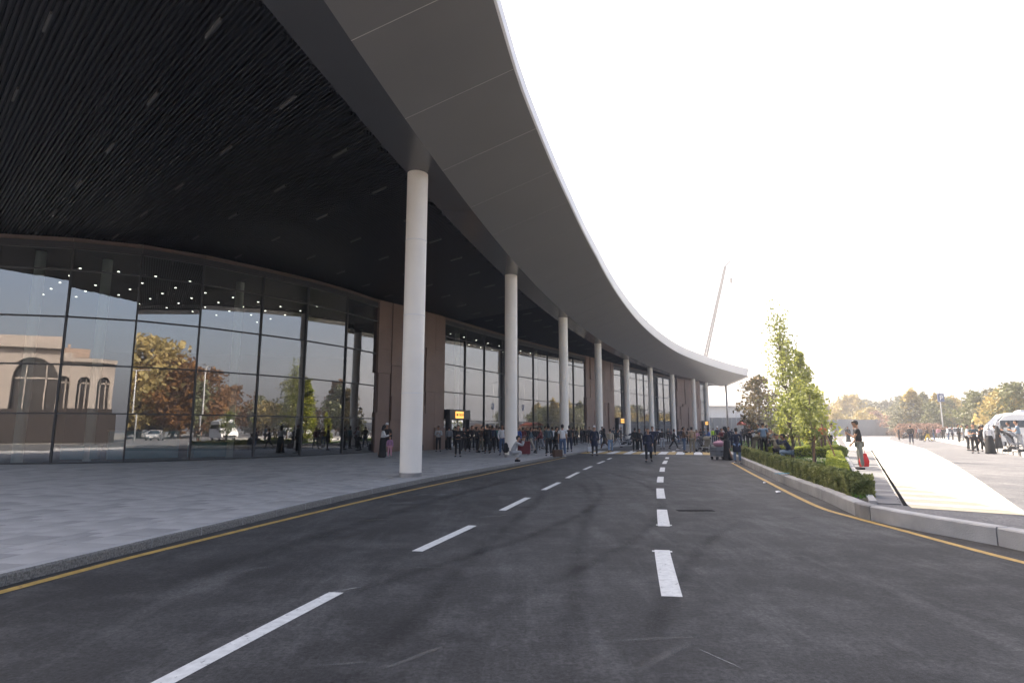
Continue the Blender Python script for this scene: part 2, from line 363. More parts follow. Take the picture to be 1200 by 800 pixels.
# paving slabs in rows that follow the kerb
slabs = []; rr = random.Random(7)
row = 0; r = .17
TW, TL = .30, .60
while r < 27:
    wrow = TW if row % 3 else TW*2
    off = rr.random()*TL; s = -26.0
    while s < 105:
        k = interp(s, KL); R0 = k+r; R1 = R0+wrow
        L_ = TL if r < 14 and s < 60 else TL*2
        if R1 < facR(s)+.3 and (s > -20 or r < 12):
            slabs.append((R0, R1, s+off, s+off+L_*248.5/R0))
        s += L_*248.5/R0
    r += wrow; row += 1
def slab_vis(q):
    c = P((q[0]+q[1])/2, (q[2]+q[3])/2); 
    if c[1] < 1 or abs(c[0])/c[1] > .95: return 1e9
    return c[0]**2+c[1]**2
slabs.sort(key=slab_vis)
def slabcol(q): 
    x = rr.random(); return 0 if x < .52 else (1 if x < .86 else 2)
def corners(q, gap=.005):
    a, b, c, d = q
    return [P(a+gap, c+gap), P(a+gap, d-gap), P(b-gap, d-gap), P(b-gap, c+gap)]
for q in slabs[:290]:
    pts = corners(q); c = [sum(p[i] for p in pts)/4 for i in (0, 1)]; g = MB()
    g.prism([(p[0]-c[0], p[1]-c[1]) for p in pts], -.012, 0, False)
    o = g.build('paving_slab', M_PAVES[slabcol(q)], pavement); o.location = (c[0], c[1], .12+rr.uniform(-.0015, .001))
g = MB()
for q in slabs[290:]:
    g.cur = slabcol(q); z = .12+rr.uniform(-.0015, .001)
    pts = corners(q); n0 = len(g.v)
    g.add([(p[0], p[1], .107) for p in pts]+[(p[0], p[1], z) for p in pts], [(4, 5, 6, 7), (0, 1, 5, 4), (1, 2, 6, 5), (2, 3, 7, 6), (3, 0, 4, 7)])
o = g.build('paving_slabs', M_PAVES, pavement); o['kind'] = 'stuff'
# left kerb stones
kerb = empty('kerb'); kerb['kind'] = 'structure'
s = -24.0
while s < 100:
    ln = 1.0 if s < 24 else 3.0
    a, b = s+.006, s+ln-.006; g = MB(); ra, rb = interp(a, KL), interp(b, KL); dz = rr.uniform(-.002, .002)
    g.loft([[P(ra, a, -.02), P(ra, a, .10+dz), P(ra+.02, a, .124+dz), P(ra+.16, a, .124+dz), P(ra+.16, a, -.02)],
            [P(rb, b, -.02), P(rb, b, .10+dz), P(rb+.02, b, .124+dz), P(rb+.16, b, .124+dz), P(rb+.16, b, -.02)]])
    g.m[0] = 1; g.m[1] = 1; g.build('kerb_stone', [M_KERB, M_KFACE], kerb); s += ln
# ------------------------------------------------------------------ raised island, plaza and lot on the right
ZI = .25
KR = [(7.9, -14), (7.3, 0), (6.98, 5), (6.80, 8.12), (6.74, 8.75), (6.50, 9.8), (6.38, 10.9), (6.45, 11.5), (7.1, 13.9), (8.05, 17.9), (9.5, 23.4), (10.84, 28.4)]
far_k = [P(236.8, s) for s in (20, 30, 40, 50, 60, 70, 85, 100, 115)]
kr = smoothpts(KR+[(p[0], p[1]) for p in far_k], 5)
plz = MB(); inner = offset(kr, .08)
poly = [(p.x, p.y) for p in inner]+[(260, 250), (300, 100), (280, -60), (60, -70)]
plz.add([(x, y, ZI-.012) for x, y in poly], [tuple(range(len(poly)))[::-1]])
struct(plz.build('parking_lot', M_LOT))
kb = empty('island_kerb'); kb['kind'] = 'structure'
cum = [0]
for i in range(1, len(kr)): cum.append(cum[-1]+(kr[i]-kr[i-1]).length)
def along(d, pts=kr, cm=cum):
    d = max(0, min(d, cm[-1]-1e-4)); i = max(j for j in range(len(cm)-1) if cm[j] <= d); t = (d-cm[i])/(cm[i+1]-cm[i]); return pts[i].lerp(pts[i+1], t)
joints = [0, 3, 6, 9, 12, 15, 18, 21]
dd = [min(range(len(kr)), key=lambda i: (kr[i]-Vector((x, y, 0))).length) for x, y in ((6.80, 8.6), (6.38, 10.9), (6.45, 11.5))]
joints = [j for j in joints if j < cum[dd[0]]-1]+[cum[dd[0]], cum[dd[1]], cum[dd[2]]]
while joints[-1] < cum[-1]-3: joints.append(joints[-1]+2.6)
for ja, jb in zip(joints[:-1], joints[1:]):
    n = max(2, int((jb-ja)/.5)); pts = [along(t) for t in np.linspace(ja+.012, jb-.012, n+1)]
    if (pts[-1]-pts[0]).length < .05: continue
    o1 = offset(pts, .02); o2 = offset(pts, .22); g = MB(); zt = ZI+.004+rr.uniform(-.004, .004)
    g.loft([[(p.x, p.y, -.03), (p.x, p.y, zt-.02), (a.x, a.y, zt), (b.x, b.y, zt), (b.x, b.y, -.03)] for p, a, b in zip(pts, o1, o2)])
    short = (jb-ja) < 1
    g.build('kerb_stone', M_KERBD if short else M_KERB, kb)
# planter boundary E, drain D, striped strip, path
E_ = [(9.4, 16.4), (10.3, 18.3)]
def line(p, q, t): return (p[0]+(q[0]-p[0])*t, p[1]+(q[1]-p[1])*t)
Ea, Eb = (6.66, 11.25), (41.5, 77.0)            # white stone edge of the planter
Da, Db = (7.02, 10.75), (43.5, 76.0)            # drain channel
dirE = Vector((Eb[0]-Ea[0], Eb[1]-Ea[1], 0)).normalized(); nE = Vector((dirE.y, -dirE.x, 0))
def seg(p0, p1, wd, z0, z1, g):
    p0 = Vector((*p0, 0)); p1 = Vector((*p1, 0)); d = (p1-p0).normalized(); n_ = Vector((d.y, -d.x, 0))*wd/2
    g.prism([(p0-n_)[:2], (p0+n_)[:2], (p1+n_)[:2], (p1-n_)[:2]], z0, z1)
edge = empty('planter_edging'); edge['kind'] = 'structure'
Lt = (Vector(Eb)-Vector(Ea)).length; t = 0
while t < Lt-1.5:
    g = MB(); seg(line(Ea, Eb, (t+.01)/Lt), line(Ea, Eb, (t+1.49)/Lt), .12, ZI-.01, ZI+.05, g); g.build('edging_stone', M_KERB, edge); t += 1.5
path = empty('path'); path['kind'] = 'structure'
t = .1
pm = [mat('path_slab', (.2, .2, .2), .8, .15, 3, .3, 60), mat('path_slab_dark', (.13, .13, .135), .8, .15, 3, .3, 60)]
while t < 30:
    a = line(Ea, Eb, (t)/Lt); b = line(Ea, Eb, (t+.49)/Lt); n1 = Vector(a)+Vector(nE[:2])*.075; n2 = Vector(b)+Vector(nE[:2])*.075
    wd = np.interp(t, [0, 34], [.36, 1.6]); m1 = n1+Vector(nE[:2])*wd; m2 = n2+Vector(nE[:2])*wd
    g = MB(); g.prism([n1, m1, m2, n2][::-1], ZI-.014, ZI+.004+rr.uniform(-.002, .002)); g.build('path_slab', pm[rr.random() < .35], path); t += .5
dr = empty('drain_channel', label='dark slotted drain channel running along the light path beside the hedge', cat='drain')
t = 0
while t < 34:
    c = [Vector(line(Ea, Eb, (t+k)/Lt))+Vector(nE[:2])*(float(np.interp(t+k, [0, 34], [.50, 1.75]))) for k in (.01, .99)]
    g = MB(); seg(tuple(c[0]), tuple(c[1]), .065, ZI-.012, ZI-.004, g)
    for k in range(8):
        p = c[0].lerp(c[1], (k+.5)/8); g.box((p.x, p.y, ZI-.004), (.055, .03, .01), Matrix.Rotation(-math.atan2(dirE.x, dirE.y), 3, 'Z'))
    g.build('grate', mat('cast_iron', (.015, .015, .016)), dr); t += 1
# strip with white and yellow bars
SLp = [(7.0, 10.7), (9.4, 15.5), (13.8, 24), (24, 43), (44, 80), (60, 108)]
SRp = [(8.25, 9.75), (12.3, 15.9), (18.2, 25.0), (29.2, 42.6), (49.5, 79), (68, 108)]
g = MB(); 
M_STRIPY = mat('strip_yellow', (.64, .57, .40), .7, .1, 4); M_STRIPW = mat('strip_white', (.66, .65, .6), .7, .1, 4)
strip = empty('painted_strip'); strip['kind'] = 'structure'
def polyat(Pp, u):
    c = [0]
    for a, b in zip(Pp[:-1], Pp[1:]): c.append(c[-1]+math.dist(a, b))
    d = u*c[-1]
    for i in range(len(c)-1):
        if d <= c[i+1]+1e-6: return line(Pp[i], Pp[i+1], (d-c[i])/(c[i+1]-c[i]))
nbars = 210
for i in range(nbars):
    u0, u1 = (i/nbars), ((i+.97)/nbars); a, b, c, d = polyat(SLp, u0), polyat(SRp, u0), polyat(SRp, u1), polyat(SLp, u1)
    g = MB(); z = ZI-.005+.0; g.add([(p[0], p[1], z) for p in (a, b, c, d)], [(0, 1, 2, 3)]); g.build('paint_bar', M_STRIPY if i % 2 == 0 else M_STRIPW, strip)
# planter lawn
planter = [tuple(p)[:2] for p in offset([along(d) for d in np.linspace(cum[dd[2]]+.2, cum[dd[2]]+66, 30)], .24)]
right = [line(Ea, Eb, t_) for t_ in np.linspace(.008, .9, 20)]
poly = planter+right[::-1]
g = MB(); g.add([(x, y, ZI+.01) for x, y in poly], [tuple(range(len(poly)))[::-1]]); lawn = struct(g.build('planter_soil', M_SOIL))
def inpoly(x, y, pl):
    c = False; j = len(pl)-1
    for i in range(len(pl)):
        if (pl[i][1] > y) != (pl[j][1] > y) and x < (pl[j][0]-pl[i][0])*(y-pl[i][1])/(pl[j][1]-pl[i][1])+pl[i][0]: c = not c
        j = i
    return c
def quads(name, V, m, parent=None, n=4):
    V = np.asarray(V, dtype=np.float32).reshape(-1, 3); nf = len(V)//n
    me = bpy.data.meshes.new(name); me.vertices.add(len(V)); me.vertices.foreach_set('co', V.ravel())
    me.loops.add(len(V)); me.loops.foreach_set('vertex_index', np.arange(len(V), dtype=np.int32))
    me.polygons.add(nf); me.polygons.foreach_set('loop_start', np.arange(0, len(V), n, dtype=np.int32)); me.polygons.foreach_set('loop_total', np.full(nf, n, dtype=np.int32))
    me.update(); me.validate()
    if m is not None: me.materials.append(m)
    if parent is False: return me
    o = bpy.data.objects.new(name, me); COL.objects.link(o)
    if parent is not None: o.parent = parent
    return o
nr = np.random.RandomState(3)
B_ = []
for _ in range(60000):
    y = 12+ (nr.rand()**1.7)*60; x = nr.uniform(6.5, 38)
    if inpoly(x, y, poly):
        h = nr.uniform(.04, .1); a = nr.rand()*6.28; wd = .012+.0006*y
        dx, dy = math.cos(a)*wd, math.sin(a)*wd; lx, ly = nr.uniform(-.03, .03, 2)
        B_ += [(x-dx, y-dy, ZI), (x+dx, y+dy, ZI), (x+lx, y+ly, ZI+.01+h)]
o = quads('lawn_grass', B_, M_GRASS, None, 3); tag(o, 'bright short green grass filling the planter behind the near hedge', 'grass', kind='stuff')
# leaf cloud
def leafquads(C, size, rs, flat=0.0, aspect=1.6):
    n = len(C); C = np.asarray(C); 
    u = rs.normal(size=(n, 3)); u[:, 2] *= (1-flat); u /= np.linalg.norm(u, axis=1)[:, None]
    v = rs.normal(size=(n, 3)); v -= (v*u).sum(1)[:, None]*u; v /= np.linalg.norm(v, axis=1)[:, None]
    sz = size*rs.uniform(.6, 1.35, n)[:, None]
    a = u*sz*.5*aspect; b = v*sz*.5
    return np.stack([C-a, C-a*.1+b, C+a, C-a*.1-b], 1).reshape(-1, 3)
def hedge(name, pts, wd, ht, m, label, dens=260, leaf=.07, seed=1, z=ZI, group=None):
    rs = np.random.RandomState(seed); root = empty(name, (pts[0][0], pts[0][1], z), 0, label, 'hedge', group)
    pts = [Vector((*p[:2], 0)) for p in pts]; base = pts[0].copy(); V = []; core = MB()
    A = offset(pts, -wd*.36); Bq = offset(pts, wd*.36)
    core.loft([[(a.x-base.x, a.y-base.y, 0), (a.x-base.x, a.y-base.y, ht*.82), (b.x-base.x, b.y-base.y, ht*.82), (b.x-base.x, b.y-base.y, 0)] for a, b in zip(A, Bq)])
    core.build('stems', M_SOIL, root)
    for p, q in zip(pts[:-1], pts[1:]):
        L_ = (q-p).length; d = (q-p)/L_; nn = Vector((d.y, -d.x, 0)); n = int(L_*dens)
        t = rs.rand(n)*L_; a = rs.uniform(-1, 1, n); zz = rs.rand(n)
        side = rs.rand(n) < .55
        a = np.where(side, np.sign(a)*(.82+.22*rs.rand(n)), a); zz = np.where(side, zz, .86+.18*rs.rand(n))
        bumpy = 1+.10*np.sin(t*5+seed)+.06*np.sin(t*13)
        X = p.x-base.x+d.x*t+nn.x*a*wd*.5*bumpy; Y = p.y-base.y+d.y*t+nn.y*a*wd*.5*bumpy; Z = zz*ht*bumpy
        V.append(np.stack([X, Y, Z], 1))
    for p, dr_ in ((pts[0], pts[0]-pts[1]), (pts[-1], pts[-1]-pts[-2])):
        dr_.normalize(); nn = Vector((dr_.y, -dr_.x, 0)); n = int(dens*.45); a = rs.uniform(-1, 1, n); q_ = rs.uniform(.0, .16, n); zz = rs.rand(n)
        V.append(np.stack([p.x-base.x+dr_.x*q_+nn.x*a*wd*.48, p.y-base.y+dr_.y*q_+nn.y*a*wd*.48, zz*ht*(1-.3*q_)], 1))
    V = np.concatenate(V)
    f = quads('foliage', leafquads(V, leaf, rs), m, root); f['kind'] = 'stuff'
    return root
hp = [along(d) for d in np.linspace(cum[dd[2]]+1.15, cum[dd[2]]+24, 26)]
hedge('boxwood_hedge', offset(hp, .44), .44, .38, M_HEDGE, 'long low green boxwood hedge along the kerb of the road side of the planter', 3400, .038, 2)
hedge('boxwood_hedge', [line(Ea, Eb, t)[:1]+line(Ea, Eb, t)[1:] for t in []] or [tuple(Vector(line(Ea, Eb, t))-Vector(nE[:2])*.5) for t in np.linspace(.075, .42, 16)], .5, .33, M_HEDGELIT, 'sunlit yellow green clipped hedge along the path side of the planter', 2200, .045, 3)
hedge('boxwood_hedge', [(12.6, 30.0), (16.2, 29.6)], .7, .5, M_HEDGELIT, 'short cross hedge behind the lawn below the man in the orange shirt', 1800, .05, 4)
# ------------------------------------------------------------------ white kerb across the lot; shade in its openings coloured as black blocks
Q = [(22.6, 24), (26.6, 31.4), (28.9, 35.2), (36.4, 47.6), (56, 80), (76, 112)]
bk = empty('striped_kerb'); bk['kind'] = 'structure'
M_BW = mat('kerb_white_paint', (.7, .7, .68), .7, .1, 3); M_BB = mat('kerb_dark_opening', (.03, .03, .03), .7, .1, 3)
qs = smoothpts(Q, 6); qc = [0]
for i in range(1, len(qs)): qc.append(qc[-1]+(qs[i]-qs[i-1]).length)
d = 0; k = 0
while d < 95:
    ln = 1.25 if k % 2 == 0 else .42
    a, b = along(d+.01, qs, qc), along(d+ln-.01, qs, qc); g = MB(); seg((a.x, a.y), (b.x, b.y), .3, ZI-.02, ZI+.2, g); g.build('kerb_block', M_BW if k % 2 == 0 else M_BB, bk); d += ln; k += 1
g = MB(); A = [p+Vector((0, 0, 0)) for p in offset(qs, .16)]; Bq = offset(qs, 30)
g.sheet([(p.x, p.y, ZI+.16) for p in A], [(p.x, p.y, ZI+.16) for p in Bq]); struct(g.build('far_pavement', mat('far_paving', (.3, .285, .26), .85, .15, .5)))
#@@TERMINAL
# ------------------------------------------------------------------ terminal building
term = empty('terminal_building', (-9, 39.2, 0), 0, 'long curved terminal with dark glass curtain wall and brown panelled piers under the canopy', 'building')
TB = Vector((-9, 39.2, 0))
def tp(p, z=0): return Vector((p[0], p[1], z))-TB
ZT = [.16, 2.3, 4.45, 6.6, 8.75, 9.75]
rf = random.Random(11)
def frame_bar(a, b, wd, dp, out, g):        # straight bar a->b (3D), square section, pushed outward
    d = (b-a).normalized(); n_ = out
    s_ = d.cross(n_).normalized()*wd/2; r = n_*dp/2
    g.loft([[p-s_-r, p+s_-r, p+s_+r, p-s_+r] for p in (a, b)])
def outward(a, b):
    d = Vector((b[0]-a[0], b[1]-a[1], 0)).normalized(); n_ = Vector((d.y, -d.x, 0)); return n_
def glazed(a, b, first=True, zt=ZT):
    n_ = outward(a, b)
    for z0, z1 in zip(zt[:-1], zt[1:]):
        cx_, cy_ = (a[0]+b[0])/2, (a[1]+b[1])/2
        M = Matrix.Rotation(rf.uniform(-.0022, .0022), 3, 'Z') @ Matrix.Rotation(rf.uniform(-.002, .002), 3, Vector((b[0]-a[0], b[1]-a[1], 0)).normalized())
        g = MB(); q = [Vector((p[0]-cx_, p[1]-cy_, z-(z0+z1)/2)) for p, z in ((a, z0+.02), (b, z0+.02), (b, z1-.02), (a, z1-.02))]
        q = [M @ (v*.995) for v in q]
        g.add([v for v in q], [(0, 1, 2, 3)])
        o = g.build('glass_pane', M_GLASS, term); o.location = Vector((cx_, cy_, (z0+z1)/2))-TB-n_*.02
    for z in zt:
        g = MB(); frame_bar(tp(a, z)+n_*.02, tp(b, z)+n_*.02, .06, .09, n_, g); g.build('transom', M_METALD, term)
    if first:
        g = MB(); frame_bar(tp(a, .12)+n_*.03, tp(a, zt[-1]+.05)+n_*.03, .07, .09, n_, g); g.build('mullion', M_METALD, term)
def header(a, b):
    n_ = outward(a, b); g = MB(); frame_bar(tp(a, 10.02)+n_*.0, tp(b, 10.02)+n_*.0, .44, .08, n_, g); g.build('head_panel', M_METALD, term); g = MB(); frame_bar(tp(a, 10.13)+n_*.08, tp(b, 10.13)+n_*.08, .16, .12, n_, g)
    g.build('header', M_PIER2, term)
def resample(pts, ln):
    c = [0]
    for a, b in zip(pts[:-1], pts[1:]): c.append(c[-1]+math.dist(a, b))
    n = max(1, round(c[-1]/ln)); sm = []
    for i in range(n+1):
        d = c[-1]*i/n; j = max(k for k in range(len(c)-1) if c[k] <= d+1e-9); t = (d-c[j])/(c[j+1]-c[j]); sm.append(line(pts[j], pts[j+1], t))
    return sm
for a, b in zip(FW[:-1], FW[1:]): glazed(a, b); header(a, b)
def pier(pts, seed):
    rp = random.Random(seed); n_ = outward(pts[0], pts[-1])
    g = MB(); A = [tp(p, 0) for p in pts]; bk_ = [p-n_*2.2 for p in A]; poly = [p[:2] for p in A]+[p[:2] for p in bk_[::-1]]
    g.prism(poly, .1, 10.28); g.build('pier_core', M_PIER2, term)
    m = resample(pts, 1.18)
    for i, (a, b) in enumerate(zip(m[:-1], m[1:])):
        n2 = outward(a, b); zc = [.12]
        while zc[-1] < 8.6: zc.append(zc[-1]+rp.choice([1.6, 2.1, 2.6, 3.2]))
        zc[-1] = 10.2
        for z0, z1 in zip(zc[:-1], zc[1:]):
            dep = rp.choice([.12, .12, .12, .2, .26]); gp = .006; sl_ = rp.random() < .3
            a2 = line(a, b, .13 if sl_ else gp); b2 = line(a, b, 1-gp); g = MB()
            P0 = [tp(a2), tp(b2), tp(b2)+n2*dep, tp(a2)+n2*dep]
            g.prism([p[:2] for p in P0][::-1], z0+.005, z1-.005); g.build('cladding_panel', M_PIER, term)
    # end caps
pier(FP, 5)
FHm = []
def fh_x(x):
    for a, b in zip(FH[:-1], FH[1:]):
        if a[0] <= x <= b[0]: return line(a, b, (x-a[0])/(b[0]-a[0]))
def fh_between(x0, x1): return [fh_x(x0)]+[p for p in FH if x0 < p[0] < x1]+[fh_x(x1)]
secs = [('g', -5.25, 8.6), ('p', 8.6, 13.2), ('g', 13.2, 27.6), ('p', 27.6, 34.2), ('g', 34.2, 36.4)]
for kind, x0, x1 in secs:
    pts = fh_between(x0, x1)
    if kind == 'p': pier(pts, int(x0*7))
    else:
        m = resample(pts, 3.0)
        for i, (a, b) in enumerate(zip(m[:-1], m[1:])): glazed(a, b); header(a, b)
# entrance portals with lit signs
def portal(x0, ln, word):
    a = fh_x(x0); k = x0
    while math.dist(a, fh_x(k)) < ln: k += .02
    b = fh_x(k); n_ = outward(a, b); d = Vector((b[0]-a[0], b[1]-a[1], 0)).normalized()
    root = empty('entrance_portal', (a[0], a[1], .12), 0, word[1], 'entrance', 'entrance portals in the glass wall')
    def q(u, v, z): return d*u+n_*v+Vector((0, 0, z))
    def bx(name, u0, u1, v0, v1, z0, z1, m):
        g = MB(); g.loft([[q(u0, v0, z), q(u1, v0, z), q(u1, v1, z), q(u0, v1, z)] for z in (z0, z1)]); return g.build(name, m, root)
    bx('lintel', 0.02, ln, .12, .5, 2.25, 3.0, M_METALD)
    for u in (0.05, ln-.15): bx('jamb', u, u+.1, .14, .48, 0, 2.25, M_METALD)
    for u in (ln/2-.9, ln/2, ln/2+.85): bx('door_frame', u, u+.05, .2, .26, 0, 2.25, M_METALD)
    for u in (ln/2-.84, ln/2+.06): bx('door_pane', u, u+.78, .22, .23, .05, 2.2, M_GLASS)
    sg = bx('sign_panel', ln*.26, ln*.26+1.1, .5, .56, 2.34, 2.86, mat('sign_orange_lit', (.9, .5, .1), .4, emit=((1, .5, .12), .5)))
    t = bpy.data.curves.new('sign_text', 'FONT'); t.body = word[0]; t.size = .3; t.extrude = .004; t.align_x = 'LEFT'; t.align_y = 'CENTER'
    to = bpy.data.objects.new('sign_text', t); COL.objects.link(to); dg = bpy.context.evaluated_depsgraph_get(); dg.update()
    me = bpy.data.meshes.new_from_object(to.evaluated_get(dg)); bpy.data.objects.remove(to)
    tx = bpy.data.objects.new('lettering', me); COL.objects.link(tx); me.materials.clear(); me.materials.append(mat('sign_letter', (.25, .08, .01), .5)); tx.parent = sg
    M = Matrix((( d.x, 0, n_.x, 0), (d.y, 0, n_.y, 0), (0, 1, 0, 0), (0, 0, 0, 1))); L0 = q(ln*.26+.3, .567, 2.6); tx.matrix_local = Matrix.Translation(L0) @ M
    xs = [v.co.x for v in me.vertices]; wd = max(xs)-min(xs); tx.scale = (min(1, .76/wd), 1, 1)
    g = MB(); c = q(ln*.26+.15, .57, 2.6); g.loft([[c+d*.1*math.cos(t)+Vector((0, 0, .1))*math.sin(t)+n_*w_ for t in [2*math.pi*i/12 for i in range(12)]] for w_ in (-.01, .008)]); g.build('pictogram', mat('sign_letter', (.25, .08, .01)), sg)
portal(-5.15, 3.0, ('CHIQISH', 'dark entrance portal with orange lit sign beside the nearest brown pier'))
portal(13.4, 3.0, ('CHIQISH', 'dark entrance portal with orange lit sign just past the middle brown pier'))
portal(34.3, 2.4, ('CHIQISH', 'dark entrance portal with orange lit sign at the far end of the terminal'))
# interior
allF = FW+FP[1:]+FH[1:]
aF = [Vector((*p, 0)) for p in allF]
BK = [(-50, 36), (-50, 64), (-24, 68), (-14, 76), (-2, 92), (12, 114), (24, 124), (33, 124)]
bF = []
bc = resample(BK, .5); nb_ = len(aF)
for i in range(nb_): bF.append(Vector((*bc[int(i*(len(bc)-1)/(nb_-1))], 0)))
g = MB(); g.sheet([tp(p) for p in aF], [tp(p) for p in bF]); 
for i, v in enumerate(g.v): g.v[i] = (v[0], v[1], .115)
g.build('interior_floor', M_FLOORI, term)
g = MB(); g.sheet([(v[0], v[1], 9.95) for v in [tp(p) for p in offset(aF, -.15)]], [(v[0], v[1], 9.95) for v in [tp(p) for p in bF]]); g.build('interior_ceiling', M_VOID, term)
g = MB(); g.sheet([(v[0], v[1], .1) for v in [tp(p) for p in bF]], [(v[0], v[1], 12.2) for v in [tp(p) for p in bF]]); g.build('back_wall', M_WALLI, term)
g = MB(); e0, e1 = aF[-1], bF[-1]; f0, f1 = aF[0], bF[0]; g.loft([[(p.x-TB.x, p.y-TB.y, z) for p in (f0, f1, f1+Vector((-.2, -.25, 0)), f0+Vector((-.2, -.25, 0)))] for z in (.05, 11.2)]); g.loft([[(p.x-TB.x, p.y-TB.y, z) for p in (e0, e1, e1+Vector((.25, .2, 0)), e0+Vector((.25, .2, 0)))] for z in (.05, 11.2)]); g.build('end_wall', M_PIER2, term)
def cutf(x, y): return y-(12.1-.547*(x+17.2))       # the canopy ends behind this line
SC = -12.6
RP = [P(249.3, s)[:2] for s in np.arange(SC, 112.1, 2.5)]+[P(300, 112)[:2], (-70, 160), (-95, 60), (-60, 37), (-36, 23.5)]
g = MB(); g.prism([(x-TB.x, y-TB.y) for x, y in RP], 11.22, 11.62); g.build('roof', M_STEEL, term)
# interior columns, downlights, counters
for (x, y) in [(-22.3, 27.2), (-20.1, 28.6), (-15.6, 33.2), (-4.8, 51.5), (2.5, 63.5), (19.5, 92)]:
    g = MB(); g.lathe([(.22, .12), (.22, 9.93)], (x-TB.x, y-TB.y, 0), 14); g.build('interior_column', M_COLUMN, term)
dl = MB(); dl.lathe([(.055, 0), (.055, .03)], (0, 0, 0), 8); dlm = dl.mesh('downlight', [M_DOWN])
for i in range(9):
    for j in range(5):
        u = (i+.5)/9; a = line(FW[5], FW[10], u) if False else polyat(FW[5:11], u); n_ = outward(FW[6], FW[9])
        p = Vector((*a, 0))-n_*(2.5+j*2.1); o = bpy.data.objects.new('downlight', dlm); COL.objects.link(o); o.parent = term; o.location = (p.x-TB.x, p.y-TB.y, 9.35)
for i in range(10):
    for j in range(2):
        a = polyat(FH[:4], (i+.5)/10); n_ = outward(FH[0], FH[3]); p = Vector((*a, 0))-n_*(3+j*2.2); o = bpy.data.objects.new('downlight', dlm); COL.objects.link(o); o.parent = term; o.location = (p.x-TB.x, p.y-TB.y, 9.9)
def counter(a, b, h, m, inn, nm, label, depth=.7):
    n_ = outward(a, b); A = Vector((*a, 0))-n_*inn; Bq = Vector((*b, 0))-n_*inn; root = empty(nm, (A.x, A.y, .12), 0, label, 'counter')
    d = (Bq-A); g = MB(); g.loft([[(0, 0, z), d+Vector((0, 0, z)), d-n_*depth+Vector((0, 0, z)), -n_*depth+Vector((0, 0, z))] for z in (.1, h-.05)]); g.build('front_panel', m, root)
    e = d.normalized()*.04; g = MB(); g.loft([[-e+n_*.05+Vector((0, 0, z)), d+e+n_*.05+Vector((0, 0, z)), d+e-n_*(depth+.05)+Vector((0, 0, z)), -e-n_*(depth+.05)+Vector((0, 0, z))] for z in (h-.045, h)]); g.build('counter_top', M_STEEL, root)
    g = MB(); g.loft([[n_*-.06+Vector((0, 0, z)), d-n_*.06+Vector((0, 0, z)), d-n_*(depth-.06)+Vector((0, 0, z)), -n_*(depth-.06)+Vector((0, 0, z))] for z in (0, .098)]); g.build('plinth', M_METALD, root)
counter((-17.9, 26.9), (-15.6, 28.7), 1.45, M_TEAL, 1.6, 'service_counter', 'tall blue grey counter behind the left glass wall in its third bay')
counter((-14.9, 29.3), (-13.9, 30.6), .85, M_TEAL, 1.2, 'service_counter', 'low teal counter behind the left glass wall in its fourth bay')
counter((-20.3, 26.0), (-18.9, 26.5), .75, M_TEAL, 2.2, 'service_counter', 'low grey teal counter behind the second bay of the left glass wall', .5)
# ------------------------------------------------------------------ canopy
can = empty('entrance_canopy', (0, 0, 0), 0, 'sweeping curved grey metal canopy with dark slatted ceiling over the terminal forecourt', 'canopy')
def Wf(s): return interp(s, [(-60, 3.1), (-3, 3.1), (7, 3.46), (16, 3.7), (29, 3.8), (65, 3.95), (78, 4.26), (90, 4.45), (111, 4.7)])
ZC = 10.2; SLP = .37
def ept(s, f=1.0):
    W_ = Wf(s)*f; return P(247.6-W_, s, ZC+SLP*W_)
sq = list(np.arange(SC, 112.1, 1.5))
g = MB(); g.sheet([P(248.9, s, 10.36) for s in sq], [P(248.9, s, 10.27) for s in sq]); g.sheet([P(248.9, s, 10.27) for s in sq], [P(247.6, s, 10.2) for s in sq])
g.build('inner_band', M_BAND, can, True)
g = MB(); g.sheet([P(247.6, s, ZC+.008) for s in sq], [tuple(Vector(ept(s))+Vector((0, 0, .008))) for s in sq]); g.build('seam_strip', M_SEAM, can)
js = [SC]+[-.2-3.45*k for k in range(4)][::-1]+[-.2+3.45*k for k in range(1, 33)]
for a, b in zip(js[:-1], js[1:]):
    g = MB(); n = 4; q = np.linspace(a+.014, b-.014, n)
    rows = [[ (lambda p: (p[0], p[1], p[2]+.0))(P(247.6-Wf(s)*f, s, ZC+SLP*Wf(s)*f)) for s in q] for f in (0, .5, 1)]
    for r0, r1 in zip(rows[:-1], rows[1:]): g.sheet(r0, r1)
    for s in (q[0], q[-1]):
        p0, p1 = P(247.6, s, ZC), P(247.6-Wf(s), s, ZC+SLP*Wf(s)); g.add([p0, p1, (p1[0], p1[1], p1[2]+.025), (p0[0], p0[1], p0[2]+.025)], [(0, 1, 2, 3)])
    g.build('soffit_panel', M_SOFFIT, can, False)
def fh(s): return interp(s, [(-13, .3), (10, .42), (40, .75), (80, 1.15), (112, 1.4)])
for a, b in zip(js[:-1], js[1:]):
    g = MB(); q = np.linspace(a+.004, b-.004, 4)
    l0 = [ept(s) for s in q]; l1 = [tuple(Vector(ept(s))+rad_out(s)*.06+Vector((0, 0, .03))) for s in q]; l2 = [tuple(Vector(ept(s))+rad_out(s)*.26*fh(s)+Vector((0, 0, fh(s)))) for s in q]
    g.sheet(l0, l1); g.sheet(l1, l2); g.build('fascia_panel', M_FASCIA, can)
g = MB(); g.sheet([tuple(Vector(ept(s))+rad_out(s)*.26*fh(s)+Vector((0, 0, fh(s)))) for s in sq], [P(249.3, s, 12.0) for s in sq]); g.sheet([P(249.3, s, 12.0) for s in sq], [P(249.3, s, 11.2) for s in sq]); g.build('canopy_roof', M_FASCIA, can)
